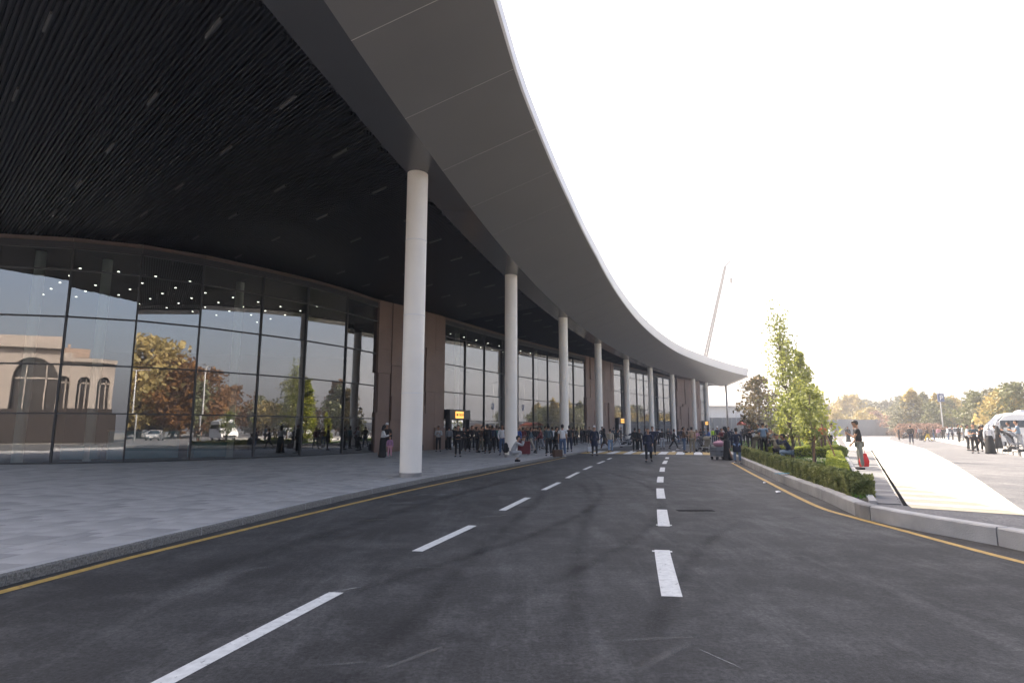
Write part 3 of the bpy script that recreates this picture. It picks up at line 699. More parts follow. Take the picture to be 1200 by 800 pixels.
# end of the canopy: closed by a sloping end panel
se = js[-1]; e1 = ept(se); e2 = tuple(Vector(e1)+rad_out(se)*.26*fh(se)+Vector((0, 0, fh(se))))
g = MB(); a = P(248.9, se, 10.36); b = P(247.6, se, 10.2); c = P(249.3, se, 12.0); g.add([a, b, e1, e2, c], [(0, 1, 2, 3, 4)]); g.build('end_panel', M_FASCIA, can)
ee = P(275, se, 10.36); g = MB(); g.add([P(275, se, 10.3), P(248.9, se, 10.3), P(248.9, se, 11.6), P(275, se, 11.6)], [(0, 1, 2, 3)]); g.build('end_fascia', M_FASCIA, can)
# backing above slats, and the sloping edge that closes the canopy behind the camera
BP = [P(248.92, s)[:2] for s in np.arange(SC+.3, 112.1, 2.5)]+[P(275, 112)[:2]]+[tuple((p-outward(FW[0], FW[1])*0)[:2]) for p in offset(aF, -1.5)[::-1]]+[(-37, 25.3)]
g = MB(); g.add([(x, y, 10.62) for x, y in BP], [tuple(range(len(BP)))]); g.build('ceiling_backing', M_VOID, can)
g = MB(); l0 = [(-40, 12.1-.547*(-40+17.2)), (-1.2, 12.1-.547*16.0)]; q0 = [Vector((*l0[0], 11.3)), Vector((-3.4, 12.1-.547*13.8, 11.3))]; q1 = [v+Vector((.9, 1.65, -.98)) for v in q0]; q2 = [v+Vector((-.3, -.4, 1.0)) for v in q0]
g.sheet([q0[0], q0[1]], [q1[0], q1[1]]); g.build('end_soffit', M_SOFFIT, can); g = MB(); g.sheet([q0[0], q0[1]], [q2[0], q2[1]]); g.build('end_fascia', M_FASCIA, can)
# slats
sdir = Vector((.732, -.681, 0)); sn = Vector((-sdir.y, sdir.x, 0))
V, F = [], []
def inside(x, y):
    r, s = toRS((x, y)); return 248.95 < r < min(facR(s)+.4, 284) and x > -38 and -13 < s < 111 and cutf(x, y) > 1.2 or False
tmin, tmax = -75, 190
g = MB(); off = -60.0
while off < 175:
    p0 = sn*off; st = None; t = -130.0
    step = .6
    while t < 130:
        x, y = p0.x+sdir.x*t, p0.y+sdir.y*t; ins = inside(x, y)
        if ins and st is None: st = t
        if not ins and st is not None:
            a, b = p0+sdir*(st-.3), p0+sdir*(t-.3); n_ = sn*.024
            g.add([(a-n_).to_tuple()[:2]+(10.32,), (a+n_).to_tuple()[:2]+(10.32,), (b+n_).to_tuple()[:2]+(10.32,), (b-n_).to_tuple()[:2]+(10.32,),
                   (a-n_).to_tuple()[:2]+(10.44,), (a+n_).to_tuple()[:2]+(10.44,), (b+n_).to_tuple()[:2]+(10.44,), (b-n_).to_tuple()[:2]+(10.44,)],
                  [(0, 1, 2, 3), (0, 4, 5, 1), (1, 5, 6, 2), (2, 6, 7, 3), (3, 7, 4, 0), (7, 6, 5, 4)]); st = None
        t += step
    d0 = abs(off-15); off += .115 if off < 32 else .3
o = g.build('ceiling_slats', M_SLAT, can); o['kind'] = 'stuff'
# ceiling lamps
g = MB(); ang = math.atan2(sdir.y, sdir.x); g.box((0, 0, 0), (.85, .045, .07)); lm = g.mesh('ceiling_lamp', [M_LAMP]); nl = 0
for k in range(-12, 34):
    b0 = Vector(P(250.45, -7.9+3*k, 10.29))
    for n in range(8):
        p = b0-sdir*4.1*n
        if inside(p.x, p.y) and nl < 290: o = bpy.data.objects.new('ceiling_lamp', lm); COL.objects.link(o); o.parent = can; o.location = (p.x, p.y, 10.285); o.rotation_euler.z = ang; nl += 1
# ------------------------------------------------------------------ columns
CS = [(0, 248.55), (13.9, 248.5), (27.4, 248.2), (42.4, 248.45), (57.5, 248.8), (69.1, 248.5), (81.2, 248.35), (91.2, 247.6), (100, 247.8)]
def colmesh():
    prof = [(.35, .24)]; z = .24; rings = [2.75, 5.3, 7.85]
    for r in rings: prof += [(.35, r-.006), (.342, r-.004), (.342, r+.004), (.35, r+.006)]
    prof += [(.35, 10.27)]
    g = MB(); g.lathe(prof, (0, 0, 0), 40); me = g.mesh('shaft', [M_COLUMN], False); class_ = type('o', (), {}); q = class_(); q.data = me; autosmooth(q, 20); return me
cmesh = colmesh()
g = MB(); g.lathe([(.37, 0), (.37, .13)], (0, 0, 0), 32); bmesh_ = g.mesh('base_collar', [M_STEEL], False)
g = MB(); g.lathe([(.362, 0), (.362, .014)], (0, 0, 0), 32); rmesh = g.mesh('joint_ring', [M_FASCIA], False)
g = MB(); g.box((0, 0, 0), (.008, .012, 10.0)); smesh = g.mesh('vertical_seam', [M_STEEL])
clab = ['nearest and thickest pale round column standing on the pavement left of the road', 'second nearest pale round column, with the crouching photographer at its foot', 'third pale round column, right of the white T-shirt man', 'fourth pale round column, in front of the middle brown pier', 'fifth pale round column, just past the middle pier', 'sixth pale round column along the curve', 'seventh pale round column along the curve', 'eighth pale round column, in front of the far brown pier', 'ninth and last thick column at the far end of the terminal']
for i, (s, R0) in enumerate(CS):
    x, y, _ = P(R0, s); z0 = .12
    lab = clab[i]
    c = empty('canopy_column', (x, y, z0), A0-s/248.5+.4, lab, 'column', 'round columns carrying the canopy edge')
    a = bpy.data.objects.new('shaft', cmesh); b = bpy.data.objects.new('base_collar', bmesh_); sm = bpy.data.objects.new('vertical_seam', smesh)
    for o in (a, b, sm): COL.objects.link(o); o.parent = c
    a.location.z = -.12+.0; sm.location = (.349, 0, 5.15)
    for z in (2.63, 5.18, 7.73): o = bpy.data.objects.new('joint_ring', rmesh); COL.objects.link(o); o.parent = c; o.location.z = z
    if i in (2,):
        pass
    if i in (2, 4):
        g = MB(); dv = Vector((math.cos(-1.2), math.sin(-1.2), 0)); g.tube([dv*.34+Vector((0, 0, 3.4)), dv*.5+Vector((0, 0, 3.4))], .035, 8); g.ell((dv.x*.56, dv.y*.56, 3.36), (.11, .11, .12)); g.build('camera_dome', M_METALD, c)
tp_ = (42.6, 118.2)
c = empty('canopy_post', (*tp_, 0), 0, 'thin grey post standing alone under the far tip of the canopy', 'post'); g = MB(); g.tube([(0, 0, .3), (0, 0, 10.6)], .2, 12); g.build('shaft', M_STEEL, c, True); g = MB(); g.box((0, 0, .18), (.5, .5, .36)); g.build('base', M_KERB, c)
#@@BACK
# ------------------------------------------------------------------ trees
def treemesh(seed, h, w_, trunk_h, nleaf, leaf, shape='round', nclump=26, lean=(0, 0), flat=0.0):
    """returns (trunk mesh builder, leaf vertices)"""
    rs = np.random.RandomState(seed); g = MB(); r0 = h*.016+.03 if shape != 'wisp' else h*.006+.02
    top = Vector((lean[0], lean[1], h*.93)); N = 7
    tr = [Vector((0, 0, -.1)).lerp(top, (i/N)**1.0)+Vector((rs.normal()*.012*h, rs.normal()*.012*h, 0))*(0 < i < N) for i in range(N+1)]
    g.tube(tr, [r0*(1-.85*i/N) for i in range(N+1)], 8)
    C = []
    for k in range(nclump):
        f = trunk_h+(1-trunk_h)*(k+.5)/nclump; z = f*h
        u = (f-trunk_h)/(1-trunk_h)
        if shape == 'round': rad_ = w_*.5*math.sqrt(max(.05, 1-(2*u-.9)**2*.85))
        elif shape == 'cone': rad_ = w_*.5*(1-u*.93)**.8*(min(1, u*6+.35))
        elif shape == 'column': rad_ = w_*.5*(min(1, u*4+.3))*(1-.75*u**2)
        elif shape == 'wisp': rad_ = w_*.5*(.45+.4*abs(math.sin(u*7+seed)))*(1-.6*u)
        a = rs.rand()*6.28; rr_ = rad_*rs.uniform(.35, .95)
        i = min(N-1, int(f/.93*N)); base = tr[max(0, i-1)].lerp(tr[i], .5)
        ctr = Vector((lean[0]*f+rr_*math.cos(a), lean[1]*f+rr_*math.sin(a), z+rs.normal()*.02*h))
        if shape != 'cone' or k % 2: g.tube([base, base.lerp(ctr, .5)+Vector((0, 0, -.02*h)), ctr], [r0*.35*(1-f*.6), r0*.22*(1-f*.6), r0*.06], 5)
        n = int(nleaf/nclump*rs.uniform(.6, 1.4)); cr = rad_*rs.uniform(.42, .62)*(1.5 if shape == 'wisp' else 1)+.04*w_
        d = rs.normal(size=(n, 3)); d /= np.linalg.norm(d, axis=1)[:, None]; d *= (rs.rand(n)**.45)[:, None]*cr; d[:, 2] *= (.75 if shape in ('round', 'cone') else 1.5)
        C.append(np.array(ctr)+d)
    return g, leafquads(np.concatenate(C), leaf, rs, flat)
def tree(name, loc, gm, V, mb, ml, label, group=None, rz=0, sc=1):
    r = empty(name, loc, rz, label, 'tree', group); r.scale = (sc, sc, sc)
    shared('trunk', gm, mb, r); f = shared('crown', V, ml, r); return r
L_OLIVE = leafmat('leaf_olive', (.19, .20, .10), (.11, .12, .06), .3, .35)  # olive, yellow, grey and rust are paled in colour to imitate haze
L_YEL = leafmat('leaf_yellow', (.48, .37, .15), (.28, .24, .10), .35, .3)
L_ORG = leafmat('leaf_orange', (.26, .13, .045), (.14, .075, .03), .35, .3)
L_GREY = leafmat('leaf_grey_green', (.24, .24, .17), (.15, .15, .10), .3, .3)
L_RUST = leafmat('leaf_rust', (.36, .22, .16), (.24, .16, .12), .35, .5)
L_MAG = leafmat('leaf_magnolia', (.24, .17, .07), (.07, .075, .035), .25, 2.5)
L_LIME = leafmat('leaf_lime', (.46, .46, .08), (.24, .29, .05), .5, 1.4)
L_LIGHT = leafmat('leaf_light_green', (.34, .36, .11), (.17, .20, .07), .5, 1.2)
# planter trees
g, V = treemesh(21, 6.3, 3.6, .26, 2000, .20, 'round', 44); root = tree('magnolia_tree', (23.4, 56.6, ZI), g.mesh('trunk'), quads('crown', V, None, False), M_BARK, L_MAG, 'round bronze leaved small tree right of the canopy tip')
g, V = treemesh(35, 7.5, 2.7, .30, 1900, .09, 'wisp', 64, (-.45, .3)); tree('poplar_tree', (14.6, 31.0, ZI), g.mesh('trunk'), quads('crown', V, None, False), M_BARK, L_LIGHT, 'tallest thin sparse poplar rising above the planter')
g, V = treemesh(36, 6.3, 2.2, .25, 1200, .12, 'wisp', 30, (-.4, .3)); tree('poplar_tree', (15.25, 31.6, ZI), g.mesh('trunk'), quads('crown', V, None, False), M_BARK, L_LIGHT, 'lower thin poplar stem directly beside the tallest poplar')
g, V = treemesh(41, 6.7, 3.0, .03, 4600, .14, 'cone', 120, (-.9, 0)); tree('conical_tree', (21.0, 41.5, ZI), g.mesh('trunk'), quads('crown', V, None, False), M_BARK, L_LIME, 'dense yellow green conical tree behind the orange shirt man')
g, V = treemesh(52, 2.9, 1.35, .36, 900, .09, 'round', 34); tree('sapling_tree', (11.55, 23.1, ZI), g.mesh('trunk'), quads('crown', V, None, False), M_BARK, L_LIGHT, 'small leafy sapling with bare dark trunk on the lawn, propped by a stake')
g, V = treemesh(53, 3.0, 1.6, .35, 700, .10, 'round', 24); tree('sapling_tree', (12.1, 25.9, ZI), g.mesh('trunk'), quads('crown', V, None, False), M_BARK, L_LIGHT, 'slender sapling left of the staked one, beside the crouching people')
g, V = treemesh(54, 3.2, 1.3, .02, 1600, .13, 'cone', 40); tree('thuja_shrub', (19.8, 43.5, ZI), g.mesh('trunk'), quads('crown', V, None, False), M_BARK, L_LIME, 'low pointed green conifer between the bronze tree and the poplars')
for i in range(4):
    g, V = treemesh(60+i, 2.2+.3*i, 1.9, .05, 700, .15, 'round', 22); tree('bush', (22.2+i*1.7, 49+i*5.5, ZI), g.mesh('trunk'), quads('crown', V, None, False), M_BARK, L_OLIVE, ['dark green bush nearest behind the planter people', 'second dark bush behind the planter people', 'dark bush under the bronze leaved tree', 'farthest dark bush of the planter'][i])
for (x, y, lx, ly, lab) in [(12.25, 22.6, -.45, .25, 'reddish wooden stake leaning right of the sapling trunk'), (11.45, 22.95, .22, .1, 'short reddish stake leaning on the sapling from the left')]:
    g = MB(); g.tube([(0, 0, -.05), (lx, ly, 1.55)], [.028, .024], 6); o = g.build('tree_stake', M_WOODS); o.location = (x, y, ZI); tag(o, lab, 'stake')
# distant trees
VAR = []
for i, (sh, h, ww, n) in enumerate([('round', 9, 8, 2600), ('round', 10, 7, 2600), ('round', 8, 7.5, 2400), ('column', 11, 5, 2200), ('round', 11, 9.5, 3000)]):
    g, V = treemesh(100+i, h, ww, .2, n, .42, sh, 38); VAR.append((g.mesh('trunk'), quads('crown', V, None, False)))
rt = random.Random(9)
KIND = {'olive': (L_OLIVE, 'olive green'), 'yellow': (L_YEL, 'golden yellow'), 'orange': (L_ORG, 'orange brown'), 'grey': (L_GREY, 'grey green'), 'rust': (L_RUST, 'rusty pink')}
def far(az, dist, v, k, sc, where, ori=(0, 0)):
    a = R_(az); x, y = ori[0]+math.sin(a)*dist, ori[1]+math.cos(a)*dist
    tree('distant_tree', (x, y, 0), VAR[v][0], VAR[v][1], M_BARK, KIND[k][0], KIND[k][1]+' tree '+where, 'trees '+where, rt.random()*6, sc)
# hazy row ahead behind the grey wall (azimuth 28..36), mid group, right group
for i in range(17):
    far(27.0+i*.62+rt.uniform(-.2, .2), rt.uniform(185, 225), rt.choice([0, 1, 4, 2]), rt.choice(['grey', 'grey', 'olive', 'yellow']), rt.uniform(.85, 1.15), 'in the hazy row beyond the grey wall')
for i in range(9):
    far(28.5+i*1.0+rt.uniform(-.2, .2), rt.uniform(150, 165), rt.choice([0, 2]), rt.choice(['yellow', 'rust', 'yellow']), rt.uniform(.5, .62), 'low and in front of the hazy row')
for i in range(8):
    far(33.3+i*.46+rt.uniform(-.1, .1), rt.uniform(125, 140), rt.choice([1, 3, 0]), rt.choice(['grey', 'yellow', 'olive', 'yellow']), rt.uniform(.66, .84), 'around the tall lamp mast')
for i in range(6): far(33.2+i*.42, 112+rt.uniform(-2, 2), 2, 'rust', .3, 'in the low rusty row under the lamp mast')
for i in range(12):
    far(38.0+i*.9+rt.uniform(-.2, .2), rt.uniform(88, 104), rt.choice([0, 1, 4]), rt.choice(['olive', 'yellow', 'olive', 'grey']), rt.uniform(.56, .68), 'behind the white minibus')
for i in range(6): far(18.3+i*.55, 215+rt.uniform(-6, 6), 0, ['orange', 'yellow', 'rust'][i % 3], .95, 'far off right of the canopy post')
# the belt outside the frame that the glass mirrors
for i in range(44):
    far(47+i*1.2+rt.uniform(-.6, .6), rt.uniform(95, 125), rt.choice([0, 1, 2, 4, 3]), rt.choice(['olive', 'olive', 'yellow', 'grey', 'orange']), rt.uniform(.85, 1.15), 'on the far side of the car park')
for i in range(40):
    far(92+i*1.35+rt.uniform(-.6, .6), rt.uniform(58, 92), rt.choice([0, 1, 4, 4]), 'yellow' if i > 24 and i % 3 else rt.choice(['orange', 'yellow', 'orange', 'olive']), rt.uniform(1.0, 1.3)+(.35 if i > 22 else 0), 'in the autumn belt mirrored in the glass')
ORD = ['first', 'second', 'third', 'fourth', 'fifth', 'sixth', 'seventh', 'eighth', 'ninth', 'tenth', 'eleventh', 'twelfth', 'thirteenth', 'fourteenth', 'fifteenth', 'sixteenth', 'seventeenth']
bygrp = {}
for o in COL.objects:
    if o.name.startswith('distant_tree') and 'label' in o: bygrp.setdefault(o['label'], []).append(o)
for lab, L_ in bygrp.items():
    if 'mirrored' in lab or 'far side' in lab or len(L_) < 2: continue
    L_.sort(key=lambda o: o.location.x/o.location.y)
    for i, o in enumerate(L_): o['label'] = lab+', '+(ORD[i] if i < len(L_)-1 else 'last')+' from the left'
# ------------------------------------------------------------------ arched hall behind the camera (mirrored in the glass)
M_CREAM = mat('cream_stone', (.33, .285, .25), .8, .08, .5, .2, 10)
M_ROOFB = mat('roof_bronze', (.30, .22, .17), .6, .1, .5)
M_DGL = mat('dark_window', (.035, .03, .028), .15, spec=.6)
hall = empty('arched_hall', (-30, -42, 0), 0, 'cream stone hall with tall arched windows behind the camera, mirrored in the left glass', 'building')
def arcwall(x0, x1, yf, zb, zs, zr, aw, sp, ztop, nm):
    n = int((x1-x0)/sp); sp = (x1-x0)/n
    for i in range(n):
        xc = x0+(i+.5)*sp; g = MB(); K = 12; hw = aw/2; top = [(xc+hw*math.cos(math.pi*k/K), zs+hw*1.05*math.sin(math.pi*k/K)) for k in range(K+1)]
        outer = [(xc+sp/2, zb), (xc+hw, zb)]+[(xc+hw, zs)]*0+top+[(xc-hw, zb), (xc-sp/2, zb), (xc-sp/2, ztop), (xc+sp/2, ztop)]
        for yy, rev in ((yf, 1), (yf-.8, 0)): g.add([(x, yy, z) for x, z in outer], [tuple(range(len(outer)))[::-1] if rev else tuple(range(len(outer)))])
        arch = [(xc+hw, zb)]+top+[(xc-hw, zb)]; m_ = len(arch)
        g.add([(x, yf, z) for x, z in arch]+[(x, yf-.8, z) for x, z in arch], [(k, k+1, m_+k+1, m_+k) for k in range(m_-1)])
        g.v = [(x+30, y+42, z) for x, y, z in g.v]; g.build('arch_bay', M_CREAM, hall)
        g = MB(); gl = [(xc+hw+.1, zb-.1)]+[(xc+(hw+.1)*math.cos(math.pi*k/K), zs+(hw+.1)*1.05*math.sin(math.pi*k/K)) for k in range(K+1)]+[(xc-hw-.1, zb-.1)]
        g.add([(x+30, yf-.6+42, z) for x, z in gl], [tuple(range(len(gl)))[::-1]]); wnd = g.build('arched_window', M_DGL, hall)
        g = MB()
        for dx in (-hw*.45, hw*.45): g.box((xc+dx+30, yf-.5+42, (zb+zs)/2+hw*.4), (.16, .1, zs-zb+hw*.8))
        g.box((xc+30, yf-.5+42, zs), (2*hw, .1, .2)); g.build('glazing_bar', M_CREAM, wnd)
arcwall(-80, -29.2, -44, 4.6, 8.9, 0, 5.2, 7.2, 13.0, 'a'); arcwall(-28.8, -4.2, -45, 4.6, 8.3, 0, 1.6, 2.24, 11.2, 'b')
g = MB(); g.box((-54.6+30, -44.6+42, 2.3), (50.8, 2, 4.6)); g.box((-16.5+30, -45.6+42, 2.3), (24.6, 2, 4.6)); g.build('base_wall', mat('base_brown', (.022, .015, .013), .8, .1, 1), hall)
g = MB(); g.box((-53.5+30, -53+42, 13.35), (54.4, 19.6, .7)); g.box((-53.5+30, -54+42, 14.3), (50, 17, 1.2)); g.box((-15.4+30, -53.2+42, 11.5), (22.6, 17.6, .6)); g.box((-15+30, -54+42, 12.3), (12, 12, 1.0)); g.build('cornice', M_CREAM, hall)
g = MB(); g.box((-53.5+30, -54+42, 6.5), (52, 16, 12.9)); g.box((-16+30, -54+42, 5.6), (20.8, 15, 11.1)); g.build('hall_body', M_CREAM, hall)
g = MB(); g.box((-9+30, -53+42, 13.2), (5, 4, 1.4)); g.box((-9+30, -53+42, 14.2), (.3, .3, 1)); g.build('roof_housing', M_ROOFB, hall)
# grey wall and fence at the end of the lot
M_WALLG = mat('grey_wall', (.26, .27, .28), .9, .1, .3, .3, 5)
gw = empty('boundary_wall', (70, 130, 0), 0, 'long pale grey concrete panel wall across the far end of the lot', 'wall')
a = Vector((60, 132, 0)); b = Vector((150, 122, 0)); n = 24
for i in range(n):
    p, q = a.lerp(b, i/n), a.lerp(b, (i+.99)/n); g = MB(); seg((p.x-70, p.y-130), (q.x-70, q.y-130), .2, 0, 3.7+.1*(i % 2), g); g.build('wall_panel', M_WALLG, gw)
gw2 = empty('boundary_wall', (44, 128, 0), 0, 'low pale grey wall right behind the thin canopy post', 'wall')
for i in range(10): g = MB(); seg((-3+i*2.0, 0), (-3+(i+.98)*2.0, .3), .2, 0, 4.1, g); g.build('wall_panel', M_WALLG, gw2)
wb_ = empty('service_building', (60, 165, 0), 0, 'low white building beyond the far end of the canopy', 'building')
g = MB(); g.box((5, 0, 3.7), (30, 12, 7.4)); g.build('wall', mat('white_render', (.6, .6, .6), .8, .05, .3), wb_)
g = MB(); g.box((5, 0, 7.6), (31, 13, .4)); g.build('roof', M_STEEL, wb_)
for i in range(7): g = MB(); g.box((-7+i*4, -6.02, 2.8), (1.8, .1, 1.3)); f = g.build('window', M_DGL, wb_); g = MB(); g.box((-7+i*4, -6.1, 2.1), (2.1, .16, .1)); g.build('sill', M_STEEL, f)
g = MB()
rs = np.random.RandomState(5); xs = np.linspace(-60, 140, 50); hs = 9+3*np.sin(xs*.05)+1.5*np.sin(xs*.17+1)
g.loft([[(x+40, 420, -1), (x+40, 440, h*.9), (x+40, 470, h*1.1), (x+40, 520, -1)] for x, h in zip(xs, hs)]); struct(g.build('hill', mat('hill', (.16, .17, .17), .95, .2, .02)))
# ------------------------------------------------------------------ lamp masts, sign, crane, bird
M_POLE = mat('pole_grey', (.45, .46, .47), .5, .05, 1)
def mast(x, y, h, label, arms=2, sign=False, r=.11, grp=None):
    c = empty('lamp_mast', (x, y, 0), rt.uniform(-.2, .2), label, 'street lamp', grp); g = MB(); g.tube([(0, 0, 0), (0, 0, h)], [r, r*.5], 10); g.build('pole', M_POLE, c, True)
    for i in range(arms):
        sx = -1 if i else 1; g = MB(); g.tube([(0, 0, h-.1), (sx*1.1, 0, h+.12)], .045, 6); g.build('arm', M_POLE, c)
        g = MB(); g.box((sx*1.45, 0, h+.13), (.8, .3, .1)); g.build('lamp_head', M_STEEL, c)
    if sign:
        g = MB(); g.box((0, -.16, h*.55), (1.15, .12, 1.35)); s_ = g.build('sign_board', mat('sign_blue', (.05, .09, .2), .5), c)
        g = MB(); g.box((-.15, -.235, h*.55), (.14, .02, .8)); g.box((.1, -.235, h*.55+.33), (.36, .02, .14)); g.box((.1, -.235, h*.55), (.36, .02, .14)); g.box((.25, -.236, h*.55+.165), (.12, .02, .3)); g.build('parking_letter', mat('sign_white', (.7, .7, .7), .5), s_)
    return c
mast(70.5, 98, 12.3, 'tall twin arm lamp mast with blue board above the parked cars', 2, True)
mast(79, 118, 8.5, 'lower thin lamp mast left of the one with the blue board', 1, r=.08)
mast(86.5, 116, 6.2, 'short thick white pole right of the blue board', 0, r=.3)
mast(48, 128, 9, 'thin lamp mast standing by the grey wall beyond the planter', 1, r=.08)
for i, (x, y) in enumerate([(30, 15), (44, 38), (52, 55), (24, -12)]): mast(x, y, 9, ['lamp mast in the car park nearest the camera on its right', 'second lamp mast of the car park', 'third lamp mast of the car park', 'lamp mast in the car park behind the camera'][i], 2)
# crane
cr = empty('mobile_crane', (62, 210, 0), 0, 'distant mobile crane whose thin lattice boom rises above the canopy tip', 'crane')
M_CR = mat('crane_grey', (.05, .05, .055), .8)
bt = Vector((15.8, 0, 60.4)); bb = Vector((.6, 0, 3.0))
dv = (bt-bb).normalized(); u = Vector((0, 1, 0)); v = dv.cross(u).normalized()
g = MB()
for sx in (-1, 1):
    for sy in (-1, 1): g.tube([bb+u*sx*.55+v*sy*.55, bt+u*sx*.25+v*sy*.25], .24, 4)
L_ = (bt-bb).length; K = 34
for i in range(K):
    for sx in (-1, 1):
        w0, w1 = .55-.3*i/K, .55-.3*(i+1)/K; g.tube([bb+dv*L_*i/K+u*sx*w0-v*w0*(1 if i % 2 else -1), bb+dv*L_*(i+1)/K+u*sx*w1+v*w1*(1 if i % 2 else -1)], .07, 3)
g.build('boom', M_CR, cr)
g = MB(); g.tube([bt, bt+Vector((2.0, 0, 2.2))], .3, 6); g.build('jib_head', M_CR, cr)
g = MB(); g.tube([bt+Vector((1.9, 0, 2)), bt+Vector((1.9, 0, -4.5))], .05, 4); g.build('cable', M_CR, cr)
g = MB(); g.box(tuple(bt+Vector((1.9, 0, -5.4))), (.9, .6, 1.8)); g.build('hook_block', M_CR, cr)
g = MB(); g.box((0, 0, 1.5), (12, 2.6, 1.2)); g.box((-4.5, 0, 2.7), (2.2, 2.5, 1.5)); g.box((1.6, 0, 2.9), (4, 2.6, 1.6)); g.build('carrier', M_CR, cr)
for k in range(4): g = MB(); g.tube([(-4.6+k*3, -1.4, .55), (-4.6+k*3, 1.4, .55)], .55, 14); g.build('wheel', M_METALD, cr)
b_ = empty('bird', (13.8, 60, 12.6), .6, 'small dark bird flying just above the canopy edge', 'bird')
g = MB(); g.loft([[(.02*math.cos(t)*k[1], k[0], .02*math.sin(t)*k[1]) for t in [2*math.pi*i/8 for i in range(8)]] for k in [(-.2, .3), (-.12, 2), (0, 4), (.12, 3.2), (.18, 2), (.24, .4)]]); g.build('body', M_METALD, b_)
for sx in (-1, 1):
    g = MB(); g.loft([[(sx*.04, -.08, .03), (sx*.04, .1, .03), (sx*.04, .1, .05), (sx*.04, -.08, .05)], [(sx*.25, -.05, .16), (sx*.25, .1, .16), (sx*.25, .1, .17), (sx*.25, -.05, .17)], [(sx*.45, -.08, .08), (sx*.45, -.02, .08), (sx*.45, -.02, .085), (sx*.45, -.08, .085)]]); g.build('wing', M_METALD, b_)
# ------------------------------------------------------------------ vehicles
M_CARW = mat('car_white', (.72, .72, .72), .25, .02, 1, coat=.6); M_CARG = mat('car_dark', (.05, .055, .06), .25, .02, 1, coat=.6); M_CARS = mat('car_silver', (.4, .41, .42), .25, .02, 1, metal=.4, coat=.5)
M_TYR = mat('tyre', (.02, .02, .02), .85); M_RIM = mat('rim', (.4, .4, .42), .35, metal=.6); M_CGL = mat('car_glass', (.02, .025, .03), .06, spec=.8); M_HL = mat('headlight_glass', (.6, .62, .65), .15, spec=.8); M_RL = mat('tail_light', (.35, .02, .02), .3)
def wheel_mesh():
    g = MB(); g.lathe([(.2, -.1), (.31, -.1), (.33, -.06), (.33, .06), (.31, .1), (.2, .1)], n=20, cap=True); t = g
    M = Matrix.Rotation(math.pi/2, 3, 'X'); t.v = [tuple(M @ Vector(v)) for v in t.v]; ty = t.mesh('tyre', [M_TYR])
    g = MB(); g.lathe([(.04, -.112), (.2, -.105), (.21, .1), (.04, .112)], n=20); 
    for k in range(5):
        a = 2*math.pi*k/5
        for zz in (-.114, .114): g.box((.11*math.cos(a), .11*math.sin(a), zz), (.14, .035, .01), Matrix.Rotation(a, 3, 'Z'))
    g.v = [tuple(M @ Vector(v)) for v in g.v]; return ty, g.mesh('rim', [M_RIM])
TYM, RIM = wheel_mesh()
def loftbody(prof, half, name, m, parent, inset=lambda z, y: 1):
    pass
